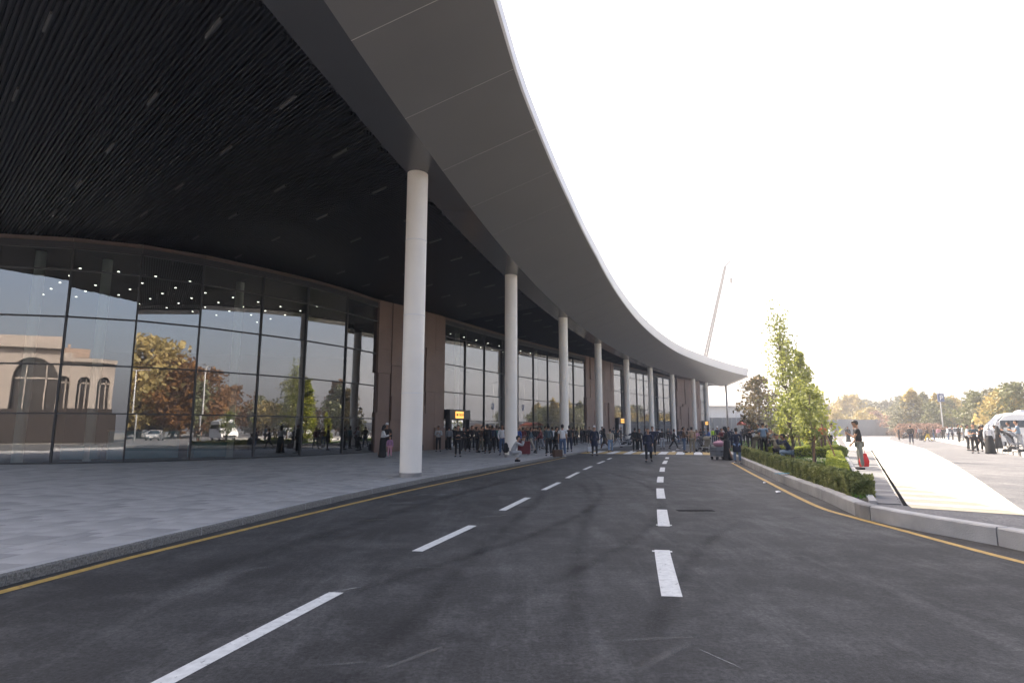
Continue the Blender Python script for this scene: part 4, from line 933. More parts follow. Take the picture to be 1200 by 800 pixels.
def car(x, y, rz, m, label, group=None, kind='sedan', z=ZI):
    c = empty('parked_car', (x, y, z), rz, label, 'car', group)
    if kind == 'sedan': Ls = [(-2.2, .45, .72), (-2.15, .3, .95), (-1.5, .27, 1.0), (-.9, .26, .98), (.9, .26, .95), (1.5, .27, .9), (2.1, .3, .78), (2.25, .42, .62)]
    else: Ls = [(-2.2, .45, .85), (-2.15, .3, 1.02), (-1.5, .3, 1.05), (-.9, .3, 1.05), (.9, .3, 1.02), (1.5, .3, .98), (2.1, .32, .85), (2.25, .45, .68)]
    g = MB(); rings = []
    for (xx, zl, zh) in Ls:
        hw = .86 if abs(xx) < 1.9 else .78 if abs(xx) < 2.2 else .7
        rings.append([(xx, -hw*.93, zl), (xx, -hw, zl+.12), (xx, -hw, (zl+zh)/2), (xx, -hw*.93, zh-.04), (xx, -hw*.8, zh), (xx, hw*.8, zh), (xx, hw*.93, zh-.04), (xx, hw, (zl+zh)/2), (xx, hw, zl+.12), (xx, hw*.93, zl)])
    g.loft(rings); b = g.build('body', m, c); autosmooth(b, 40)
    tb = .96 if kind == 'sedan' else 1.02; hh = 1.44 if kind == 'sedan' else 1.66
    if kind == 'sedan': cab = [(-1.75, .7, tb), (-1.05, .58, hh-.03), (-.2, .57, hh), (.35, .58, hh-.04), (1.15, .72, tb-.03)]
    else: cab = [(-2.05, .74, tb), (-1.85, .64, hh-.05), (-.2, .62, hh), (.45, .62, hh-.05), (1.2, .74, tb)]
    g = MB(); ring = []
    for i, (xx, hw, zt) in enumerate(cab): ring.append([(xx, -.8, tb-.06), (xx, -hw-.02, max(zt-.06, tb-.05)), (xx, hw+.02, max(zt-.06, tb-.05)), (xx, .8, tb-.06)])
    g.loft(ring); b = g.build('windows', M_CGL, c)
    g = MB(); g.loft([[(xx, -hw-.03, zt-.065), (xx, -hw*.8, zt-.005), (xx, hw*.8, zt-.005), (xx, hw+.03, zt-.065)] for xx, hw, zt in cab[1:-1]]); g.build('roof', m, c)
    g = MB()
    for sy in (-1, 1):
        for (xa, za, ha), (xb, zb, hb) in (((cab[0][0], tb, .8), (cab[1][0], cab[1][2]-.04, cab[1][1]+.03)), ((cab[-1][0], tb, .8), (cab[-2][0], cab[-2][2]-.04, cab[-2][1]+.03)), ((-.25, tb, .82), (-.25, cab[2][2]-.05, cab[2][1]+.03))): g.tube([(xa, sy*ha, za-.03), (xb, sy*hb, zb)], .04, 5)
    g.build('pillars', m, c)
    for sx in (-1.38, 1.38):
        for sy in (-1, 1):
            w_ = bpy.data.objects.new('wheel', TYM); COL.objects.link(w_); w_.parent = c; w_.location = (sx, sy*.78, .33); r_ = bpy.data.objects.new('rim', RIM); COL.objects.link(r_); r_.parent = w_
    for sy in (-1, 1):
        g = MB(); g.box((2.17, sy*.6, .68), (.12, .3, .14)); g.build('headlight', M_HL, c)
        g = MB(); g.box((-2.16, sy*.62, .8), (.1, .26, .16)); g.build('tail_light', M_RL, c)
        g = MB(); g.box((.85, sy*.97, 1.02), (.1, .2, .13)); g.build('mirror', m, c)
        g = MB()
        for xx in (-.85, .1): g.box((xx, sy*.865, .82), (.14, .02, .03))
        g.build('door_handle', M_METALD, c)
    g = MB(); g.box((2.24, 0, .47), (.06, .9, .16)); g.build('grille', M_METALD, c)
    g = MB(); g.box((2.275, 0, .45), (.012, .5, .11)); g.build('number_plate', M_FASCIA, c)
    return c
car(69.5, 95, 2.6, M_CARW, 'white car with dark windows parked behind the man in the yellow trousers', kind='suv')
car(66.2, 86, 2.5, M_CARS, 'silver car left of the minibus, behind the man in the black suit', kind='sedan')
car(71, 89, 2.45, M_CARW, 'white sedan between the silver car and the minibus', kind='sedan')
car(80, 108, 2.6, M_CARG, 'dark car farther back under the blue board', kind='suv')
for i in range(10):
    x, y = [(34, 22), (38, 30), (33, 10), (42, 20), (36, 2), (46, 32), (40, -6), (34, -18), (26, -26), (44, 8)][i]
    car(x, y, 2.5+.1*(i % 3), [M_CARW, M_CARW, M_CARS, M_CARW, M_CARG][i % 5], ['white car','white car','silver car','white car','dark car'][i % 5]+' in the car park right of the camera, mirrored in the glass', 'cars mirrored in the glass', ['suv', 'sedan'][i % 2])
def van(x, y, rz, label, L_=5.6, H=2.55):
    c = empty('minibus', (x, y, ZI), rz, label, 'minibus'); hl = L_/2
    prof = [(-hl, .45, 1.9), (-hl+.08, .4, H-.12), (-hl+.5, .35, H), (hl-2.0, .35, H), (hl-1.5, .35, H-.12), (hl-.75, .35, 1.55), (hl-.35, .36, 1.28), (hl-.02, .45, 1.0), (hl+.05, .5, .75)]
    g = MB(); rings = []
    for xx, zl, zh in prof:
        hw = .97; rings.append([(xx, -hw*.95, zl), (xx, -hw, zl+.15), (xx, -hw, min(1.25, zh-.1)), (xx, -hw*(.9 if zh > 1.6 else .96), zh-.12), (xx, -hw*.72, zh), (xx, hw*.72, zh), (xx, hw*(.9 if zh > 1.6 else .96), zh-.12), (xx, hw, min(1.25, zh-.1)), (xx, hw, zl+.15), (xx, hw*.95, zl)])
    g.loft(rings); autosmooth(g.build('body', M_CARW, c), 35)
    for sy in (-1, 1):
        for k in range(4):
            xa = -hl+.4+k*1.02; g = MB(); y0, y1 = sy*.985, sy*.925
            g.loft([[(xa, y0, 1.5), (xa+.92, y0, 1.5), (xa+.92, y1, 2.0), (xa, y1, 2.0)], [(xa, y0-sy*.05, 1.5), (xa+.92, y0-sy*.05, 1.5), (xa+.92, y1-sy*.05, 2.0), (xa, y1-sy*.05, 2.0)]]); g.build('side_window', M_CGL, c)
        g = MB(); g.box((hl-.1, sy*.72, .92), (.16, .32, .22)); g.build('headlight', M_HL, c)
        g = MB(); g.box((hl-1.25, sy*1.1, 1.5), (.12, .22, .3)); g.build('mirror', M_METALD, c)
        g = MB(); g.box((-hl+.01, sy*.85, 1.15), (.06, .14, .5)); g.build('tail_light', M_RL, c)
    g = MB(); g.loft([[(hl-1.48, -.8, H-.16), (hl-1.48, .8, H-.16), (hl-1.55, .8, H-.2), (hl-1.55, -.8, H-.2)], [(hl-.72, -.88, 1.57), (hl-.72, .88, 1.57), (hl-.8, .88, 1.5), (hl-.8, -.88, 1.5)]]); g.build('windscreen', M_CGL, c)
    g = MB(); g.loft([[(-1.6, -.5, H-.02), (.4, -.5, H-.02), (.4, .5, H-.02), (-1.6, .5, H-.02)], [(-1.5, -.45, H+.2), (.1, -.45, H+.2), (.1, .45, H+.2), (-1.5, .45, H+.2)]]); g.build('roof_unit', M_CARW, c)
    g = MB(); g.box((hl+.06, 0, .6), (.06, 1.5, .2)); g.build('bumper', M_METALD, c)
    for sx in (-1.55, 1.65):
        for sy in (-1, 1):
            w_ = bpy.data.objects.new('wheel', TYM); COL.objects.link(w_); w_.parent = c; w_.location = (sx, sy*.86, .34); r_ = bpy.data.objects.new('rim', RIM); COL.objects.link(r_); r_.parent = w_
van(37.4, 43.9, 2.75, 'white minibus with roof unit parked at the right edge behind the women')
van(36, 40-24, 2.6, 'white van in the car park right of the camera, mirrored in the glass')
# red awning / parasol by the canopy end
pa = empty('red_awning', (30.5, 76, 0), 0, 'small red and orange awning on posts behind the man with folded arms', 'awning')
for i, (sx, sy) in enumerate([(-1.4, -.8), (1.4, -.8), (1.4, .8), (-1.4, .8)]): g = MB(); g.tube([(sx, sy, 0), (sx, sy, 2.3)], .04, 6); g.build('post', M_STEEL, pa)
for i in range(7):
    g = MB(); x0 = -1.6+i*.457; g.loft([[(x0, -1, 2.15), (x0+.45, -1, 2.15), (x0+.45, -1, 2.3), (x0, -1, 2.3)], [(x0, 0, 2.62), (x0+.45, 0, 2.62), (x0+.45, 0, 2.66), (x0, 0, 2.66)], [(x0, 1, 2.15), (x0+.45, 1, 2.15), (x0+.45, 1, 2.3), (x0, 1, 2.3)]])
    g.build('awning_strip', mat('awning_red', (.5, .07, .04), .7) if i % 2 == 0 else mat('awning_orange', (.6, .2, .05), .7), pa)
#@@PEOPLE
# ------------------------------------------------------------------ people
def skinned(name, chains, rads, root, level=1, extra=None):
    """chains: list of point lists sharing equal points; one continuous Skin surface"""
    bm = bmesh.new(); lay = bm.verts.layers.skin.verify(); vd = {}
    def gv(p, r):
        k = tuple(round(c, 4) for c in p)
        if k not in vd:
            v = bm.verts.new(p); v[lay].radius = r if hasattr(r, '__len__') else (r, r); vd[k] = v
        return vd[k]
    for ch, rd in zip(chains, rads):
        prev = None
        for p, r in zip(ch, rd):
            v = gv(p, r)
            if prev is not None and prev != v and not bm.edges.get((prev, v)): bm.edges.new((prev, v))
            prev = v
    gv(root, .1)[lay].use_root = True
    me = bpy.data.meshes.new(name); bm.to_mesh(me); bm.free()
    o = bpy.data.objects.new(name, me); COL.objects.link(o)
    m = o.modifiers.new('s', 'SKIN'); m.use_smooth_shade = True; m.branch_smoothing = .6
    if level: q = o.modifiers.new('u', 'SUBSURF'); q.levels = level; q.render_levels = level
    dg = bpy.context.evaluated_depsgraph_get(); dg.update()
    out = bpy.data.meshes.new_from_object(o.evaluated_get(dg)); out.name = name
    bpy.data.objects.remove(o)
    if extra is not None:
        bm = bmesh.new(); bm.from_mesh(out); t = extra.mesh('x', None, True); bm.from_mesh(t); bm.to_mesh(out); bm.free(); bpy.data.meshes.remove(t)
    out.polygons.foreach_set('use_smooth', [True]*len(out.polygons)); out.materials.clear(); out.materials.append(None)
    return out
# pose: torso lean, head nod, legs (swing, knee) L/R, arms (swing fwd, abduct, elbow bend, elbow inward) L/R
POSES = {
 'stand':  dict(lean=1, nod=5, L=(3, 3), R=(-2, 2), aL=(4, 8, 12, 5), aR=(0, 8, 10, 5)),
 'ease':   dict(lean=-1, nod=0, L=(8, 12), R=(-2, 0), aL=(10, 9, 25, 25), aR=(-6, 10, 22, 10)),
 'phone':  dict(lean=4, nod=28, L=(5, 5), R=(-3, 2), aL=(8, 9, 30, 15), aR=(22, 8, 105, 35)),
 'folded': dict(lean=-1, nod=4, L=(4, 3), R=(-1, 1), aL=(20, 12, 82, 62), aR=(20, 12, 88, 62)),
 'walk':   dict(lean=5, nod=4, L=(26, 8), R=(-20, 18), aL=(-20, 8, 15, 5), aR=(24, 8, 28, 10)),
 'call':   dict(lean=0, nod=2, L=(5, 4), R=(-3, 3), aL=(5, 8, 18, 10), aR=(40, 28, 138, 25)),
 'bend':   dict(lean=58, nod=20, L=(-8, 4), R=(-12, 6), aL=(58, 10, 15, 5), aR=(50, 12, 20, 15)),
 'squat':  dict(lean=26, nod=10, L=(92, 128), R=(84, 122), aL=(70, 8, 95, 25), aR=(72, 10, 110, 25)),
 'sit':    dict(lean=14, nod=22, L=(98, 62), R=(88, 84), aL=(38, 12, 60, 20), aR=(32, 12, 70, 25)),
 'hands':  dict(lean=2, nod=18, L=(10, 8), R=(-14, 4), aL=(28, 8, 88, 38), aR=(24, 8, 92, 38)),
}
def joints(p):
    ax = Vector((1, 0, 0))
    def fw(a): return Vector((0, -math.sin(R_(a)), -math.cos(R_(a))))
    J = {}; hipw = .09
    for s, k in ((-1, 'L'), (1, 'R')):
        t, b = p[k]; h = Vector((s*hipw, 0, 0)); kn = h+fw(t)*.43+Vector((s*.02, 0, 0)); an = kn+fw(t-b)*.42+Vector((s*.01, 0, 0))
        pitch = max(-25, min(25, (t-b)*.8)) if p['L'][0] < 60 else 0
        toe = an+Vector((s*.035, -math.cos(R_(pitch))*.17, -.055+math.sin(R_(pitch))*.12)); J[k] = (h, kn, an, toe)
    zmin = min(min(J[k][2].z-.075, J[k][3].z-.03) for k in 'LR'); up = Vector((0, 0, -zmin))
    for k in 'LR': J[k] = tuple(v+up for v in J[k])
    hip = up.copy()
    if p['L'][0] > 60: hip = up
    l = R_(p['lean']); T = Vector((0, -math.sin(l), math.cos(l)))
    J['pelvis'] = hip+Vector((0, 0, .02)); J['waist'] = hip+T*.16; J['chest'] = hip+T*.34; J['yoke'] = hip+T*.475; J['neck'] = hip+T*.53
    nd = R_(p['lean']*.35+p['nod']*.6); Hd = Vector((0, -math.sin(nd), math.cos(nd))); J['headb'] = J['neck']+Hd*.06; J['headc'] = J['neck']+Hd*.155; J['H'] = Hd
    nf = R_(p['lean']*.35+p['nod']); J['nf'] = nf
    for s, k in ((-1, 'aL'), (1, 'aR')):
        a, ab, e, inn = p[k]; sh = J['yoke']+Vector((s*.185, 0, -.03)); a_ = R_(a); 
        d = Vector((s*math.sin(R_(ab)), -math.sin(a_)*math.cos(R_(ab)), -math.cos(a_)*math.cos(R_(ab)))); el = sh+d*.29
        f = R_(a+e); d2 = Vector((-s*math.sin(R_(inn))*abs(math.sin(R_(max(e, 10)))), -math.sin(f), -math.cos(f))).normalized(); wr = el+d2*.25
        J[k] = (sh, el, wr, d2)
    return J
def fingers(g, J):
    for s, k in ((-1, 'aL'), (1, 'aR')):
        sh, el, wr, d = J[k]; side = d.cross(Vector((s, 0, .3))).normalized(); n_ = d.cross(side).normalized(); cb = n_*(-s if n_.x*s > 0 else s)
        palm = wr+d*.075
        for i, (o_, ln) in enumerate(((-.03, .07), (-.01, .08), (.01, .075), (.03, .06))):
            b = palm+side*o_; g.tube([b-d*.02, b+d*ln*.5+cb*.006, b+d*ln*.95+cb*.028], [.0095, .0085, .006], 5)
        b = wr+d*.03-side*.03; g.tube([b, b-side*.022+d*.03, b-side*.026+d*.06+cb*.012], [.011, .0095, .007], 5)
PM = {}
def pm_mesh(pose, part, var=''):
    key = (pose, part, var)
    if key in PM: return PM[key]
    J = joints(POSES[pose]); pv, wa, ch, yo, ne = J['pelvis'], J['waist'], J['chest'], J['yoke'], J['neck']
    if part == 'body':
        hb, hc, Hd = J['headb'], J['headc'], J['H']; nf = J['nf']; fwd = Vector((0, -math.cos(nf), -math.sin(nf))); upv = Vector((0, -math.sin(nf), math.cos(nf)))
        c1 = [pv, wa, ch, yo, ne, hb]; ch_ = [c1]; rd = [[(.13, .10), (.115, .09), (.135, .10), (.10, .075), .055, .052]]
        for k in 'LR': h, kn, an, toe = J[k]; ch_.append([pv, h+Vector((0, 0, -.03)), kn, an]); rd.append([(.13, .10), .085, .052, .038])
        for k in ('aL', 'aR'):
            sh, el, wr, d = J[k]; ch_.append([yo, sh, el, wr, wr+d*.085]); rd.append([(.10, .075), .052, .040, .026, (.034, .02)])
        g = MB(); c = hc+upv*.0
        rings = []
        for t, rx, ry, oy in [(-.125, .02, .03, .03), (-.105, .045, .055, .022), (-.07, .062, .082, .012), (-.02, .072, .094, .0), (.03, .077, .098, -.004), (.075, .07, .088, -.006), (.105, .05, .062, -.006), (.122, .02, .025, -.006)]:
            rings.append([c+upv*t+fwd*(oy+ry*math.cos(a))+Vector((rx*math.sin(a), 0, 0)) for a in [2*math.pi*i/14 for i in range(14)]])
        g.loft(rings)
        n0 = c+fwd*.088-upv*.005; g.loft([[n0+Vector((x, 0, 0))*.6+upv*.035 for x in (-.01, .01)]+[n0+upv*.035+fwd*.004], [n0+Vector((-.016, 0, 0))-upv*.028, n0+Vector((.016, 0, 0))-upv*.028, n0-upv*.024+fwd*.024]])
        for s in (-1, 1): g.ell(tuple(c+Vector((s*.076, 0, 0))-upv*.005), (.01, .02, .03), 6, 4)
        m0 = c+fwd*.09-upv*.062; g.box(tuple(m0), (.045, .012, .012))
        fingers(g, J); me = skinned('body', ch_, rd, pv, 1, g)
    elif part == 'top':
        k_ = 1.0 if var != 'coat' else 1.12; ch_ = []; rd = []
        low = pv+Vector((0, 0, -.02)); ch_.append([low, wa, ch, yo, ne+(yo-ne)*.25]); rd.append([(.165*k_, .135*k_), (.15*k_, .125*k_), (.165*k_, .13*k_), (.12*k_, .095), .072])
        for k in ('aL', 'aR'):
            sh, el, wr, d = J[k]
            if var == 'short': ch_.append([yo, sh, sh.lerp(el, .55)]); rd.append([(.12, .095), .07, .064])
            else: ch_.append([yo, sh, el, wr-d*.02]); rd.append([(.12*k_, .095), .074*k_, .06*k_, .047])
        me = skinned('top', ch_, rd, low, 1)
    elif part == 'trousers':
        ch_ = []; rd = []
        for k in 'LR': h, kn, an, toe = J[k]; ch_.append([pv, h+Vector((0, 0, -.04)), kn, kn.lerp(an, .93)]); rd.append([(.15, .12), .105, .075, .06])
        me = skinned('trousers', ch_, rd, pv, 1)
    elif part == 'shoes':
        g = MB()
        for k in 'LR':
            h, kn, an, toe = J[k]; heel = an+Vector((0, .045, -.045)); mid = an.lerp(toe, .5)+Vector((0, 0, -.02))
            rings = []
            for p, rx, rz in ((heel+Vector((0, .02, 0)), .02, .02), (heel, .04, .038), (mid, .043, .04), (toe, .04, .028), (toe+Vector((0, -.03, -.004)), .018, .014)):
                rings.append([p+Vector((rx*math.cos(a), 0, rz*math.sin(a))) for a in [2*math.pi*i/10 for i in range(10)]])
            g.loft(rings)
        me = g.mesh('shoes', None, True); me.materials.append(None)
    elif part == 'hair':
        c = J['headc']; nf = J['nf']; fwd = Vector((0, -math.cos(nf), -math.sin(nf))); upv = Vector((0, -math.sin(nf), math.cos(nf))); g = MB(); rings = []
        rows = {'': [(-.07, .070, .06), (-.02, .079, .085), (.03, .085, .098), (.08, .078, .094), (.115, .055, .066), (.132, .02, .02)], 'scarf': [(-.17, .10, .10), (-.12, .085, .095), (-.05, .088, .098), (.03, .092, .108), (.09, .078, .094), (.125, .05, .06), (.14, .015, .02)], 'cap': [(.02, .086, .105), (.06, .086, .106), (.1, .078, .095), (.13, .05, .06), (.14, .015, .02)], 'long': [(-.2, .085, .05), (-.1, .09, .07), (-.02, .086, .088), (.03, .088, .1), (.08, .08, .095), (.115, .056, .066), (.135, .02, .02)]}[var]
        for t, rx, ry in rows:
            back = .022 if var in ('', 'long') and t < .05 else .004
            rings.append([c+upv*t+fwd*(-back-.002+ry*math.cos(a)*(.55 if (math.cos(a) > 0 and t < .05 and var in ('', 'long')) else (.80 if (math.cos(a) > 0 and t < .03 and var == 'scarf') else 1)))+Vector((rx*math.sin(a), 0, 0)) for a in [2*math.pi*i/14 for i in range(14)]])
        g.loft(rings)
        if var == 'cap': b = c+upv*.045+fwd*.13; g.box(tuple(b), (.13, .1, .012))
        me = g.mesh('hair', None, True); me.materials.append(None)
    elif part == 'eyes':
        c = J['headc']; nf = J['nf']; fwd = Vector((0, -math.cos(nf), -math.sin(nf))); upv = Vector((0, -math.sin(nf), math.cos(nf))); g = MB()
        for s in (-1, 1): g.ell(tuple(c+fwd*.083+upv*.01+Vector((s*.03, 0, 0))), (.011, .007, .007), 6, 4)
        me = g.mesh('eyes', None, True); me.materials.append(None)
    elif part == 'skirt':
        g = MB(); n = 18; zt = pv.z+.12; rings = []
        for z, r in ((zt, .15), (zt-.18, .19), (zt*.55, .21), (.2, .25), (.04, .28), (.03, .24)): rings.append([(r*math.cos(a)*(1+.05*math.sin(5*a)), r*.8*math.sin(a)*(1+.05*math.sin(5*a+1)), z) for a in [2*math.pi*i/n for i in range(n)]])
        g.loft(rings); me = g.mesh('skirt', None, True); me.materials.append(None)
    elif part == 'coattail':
        g = MB(); n = 16; rings = []; zt = pv.z+.1
        for z, r in ((zt, .155), (zt-.2, .185), (zt-.42, .2), (zt-.5, .19)): rings.append([(r*math.cos(a), r*.85*math.sin(a), z) for a in [2*math.pi*i/n for i in range(n)]])
        g.loft(rings); me = g.mesh('coat_skirt', None, True); me.materials.append(None)
    PM[key] = me; return me
def cloth(rgb):
    n = 'cloth_%02d_%02d_%02d' % tuple(int(c*99) for c in rgb); return mat(n, rgb, .85, .12, 6)
COLS = dict(black=(.012, .012, .014), dark=(.022, .022, .026), navy=(.014, .02, .045), white=(.62, .62, .64), grey=(.2, .21, .23), lgrey=(.36, .37, .39), teal=(.02, .12, .11), slate=(.06, .09, .11), maroon=(.13, .02, .025), blue=(.04, .10, .30), jeans=(.06, .10, .18), ljeans=(.16, .24, .36), brown=(.10, .055, .035), tan=(.32, .22, .14), beige=(.42, .36, .29), orange=(.62, .11, .03), khaki=(.17, .15, .11), pink=(.5, .26, .32), mauve=(.35, .18, .32), bluegrey=(.17, .24, .32), yellow=(.55, .40, .05), hivis=(.5, .75, .04), greytr=(.17, .18, .165), red=(.5, .02, .02), skin=(.42, .24, .16), skin2=(.33, .18, .12))
M_HAIR = mat('hair_black', (.012, .010, .009), .6); M_EYE = mat('eye_dark', (.01, .01, .01), .3)
def at(px, py, z):
    """ground point under a spot of the picture, 1200 px wide"""
    p = R_(8.43); u = (px-600)/695; v = -(py-400)/695
    rx, ry, rz = u, math.cos(p)-v*math.sin(p), math.sin(p)+v*math.cos(p); t = (z-CAMH)/rz; return rx*t, ry*t
def facing(x, y, f):
    # 0 = faces the camera, 90 = faces picture left, -90 = picture right, 180 = away
    return math.atan2(x, -(-y))*-1+R_({'c': 0, 'l': -90, 'r': 90, 'a': 180}.get(f, 0) if isinstance(f, str) else f)
rp = random.Random(5)
def person(px, py, z, pose, f, top, bot, label, var='', hair='', sc=1.0, skirt=False, coat=False, haircol=None, xy=None, group=None):
    x, y = xy if xy else at(px, py, z)
    sc *= rp.uniform(.95, 1.01)
    c = empty('person', (x, y, z), facing(x, y, f), label, 'person', group); c.scale = (sc, sc, sc)
    sk = cloth(COLS['skin'] if rp.random() < .6 else COLS['skin2'])
    shared('body', pm_mesh(pose, 'body'), sk, c)
    shared('jacket' if var != 'short' else 'shirt', pm_mesh(pose, 'top', var), cloth(COLS[top]), c)
    if skirt: shared('skirt', pm_mesh(pose, 'skirt'), cloth(COLS[bot]), c)
    else: shared('trousers', pm_mesh(pose, 'trousers'), cloth(COLS[bot]), c)
    if coat: shared('coat_skirt', pm_mesh(pose, 'coattail'), cloth(COLS[top]), c)
    shared('shoes', pm_mesh(pose, 'shoes'), cloth(COLS['black'] if rp.random() < .75 else COLS['lgrey']), c)
    shared({'': 'hair', 'scarf': 'headscarf', 'cap': 'cap', 'long': 'hair'}[hair], pm_mesh(pose, 'hair', hair), cloth(COLS[haircol]) if haircol else M_HAIR, c)
    shared('eyes', pm_mesh(pose, 'eyes'), M_EYE, c)
    return c
SW, RD, IS, LT = .12, 0.0, .25, .23
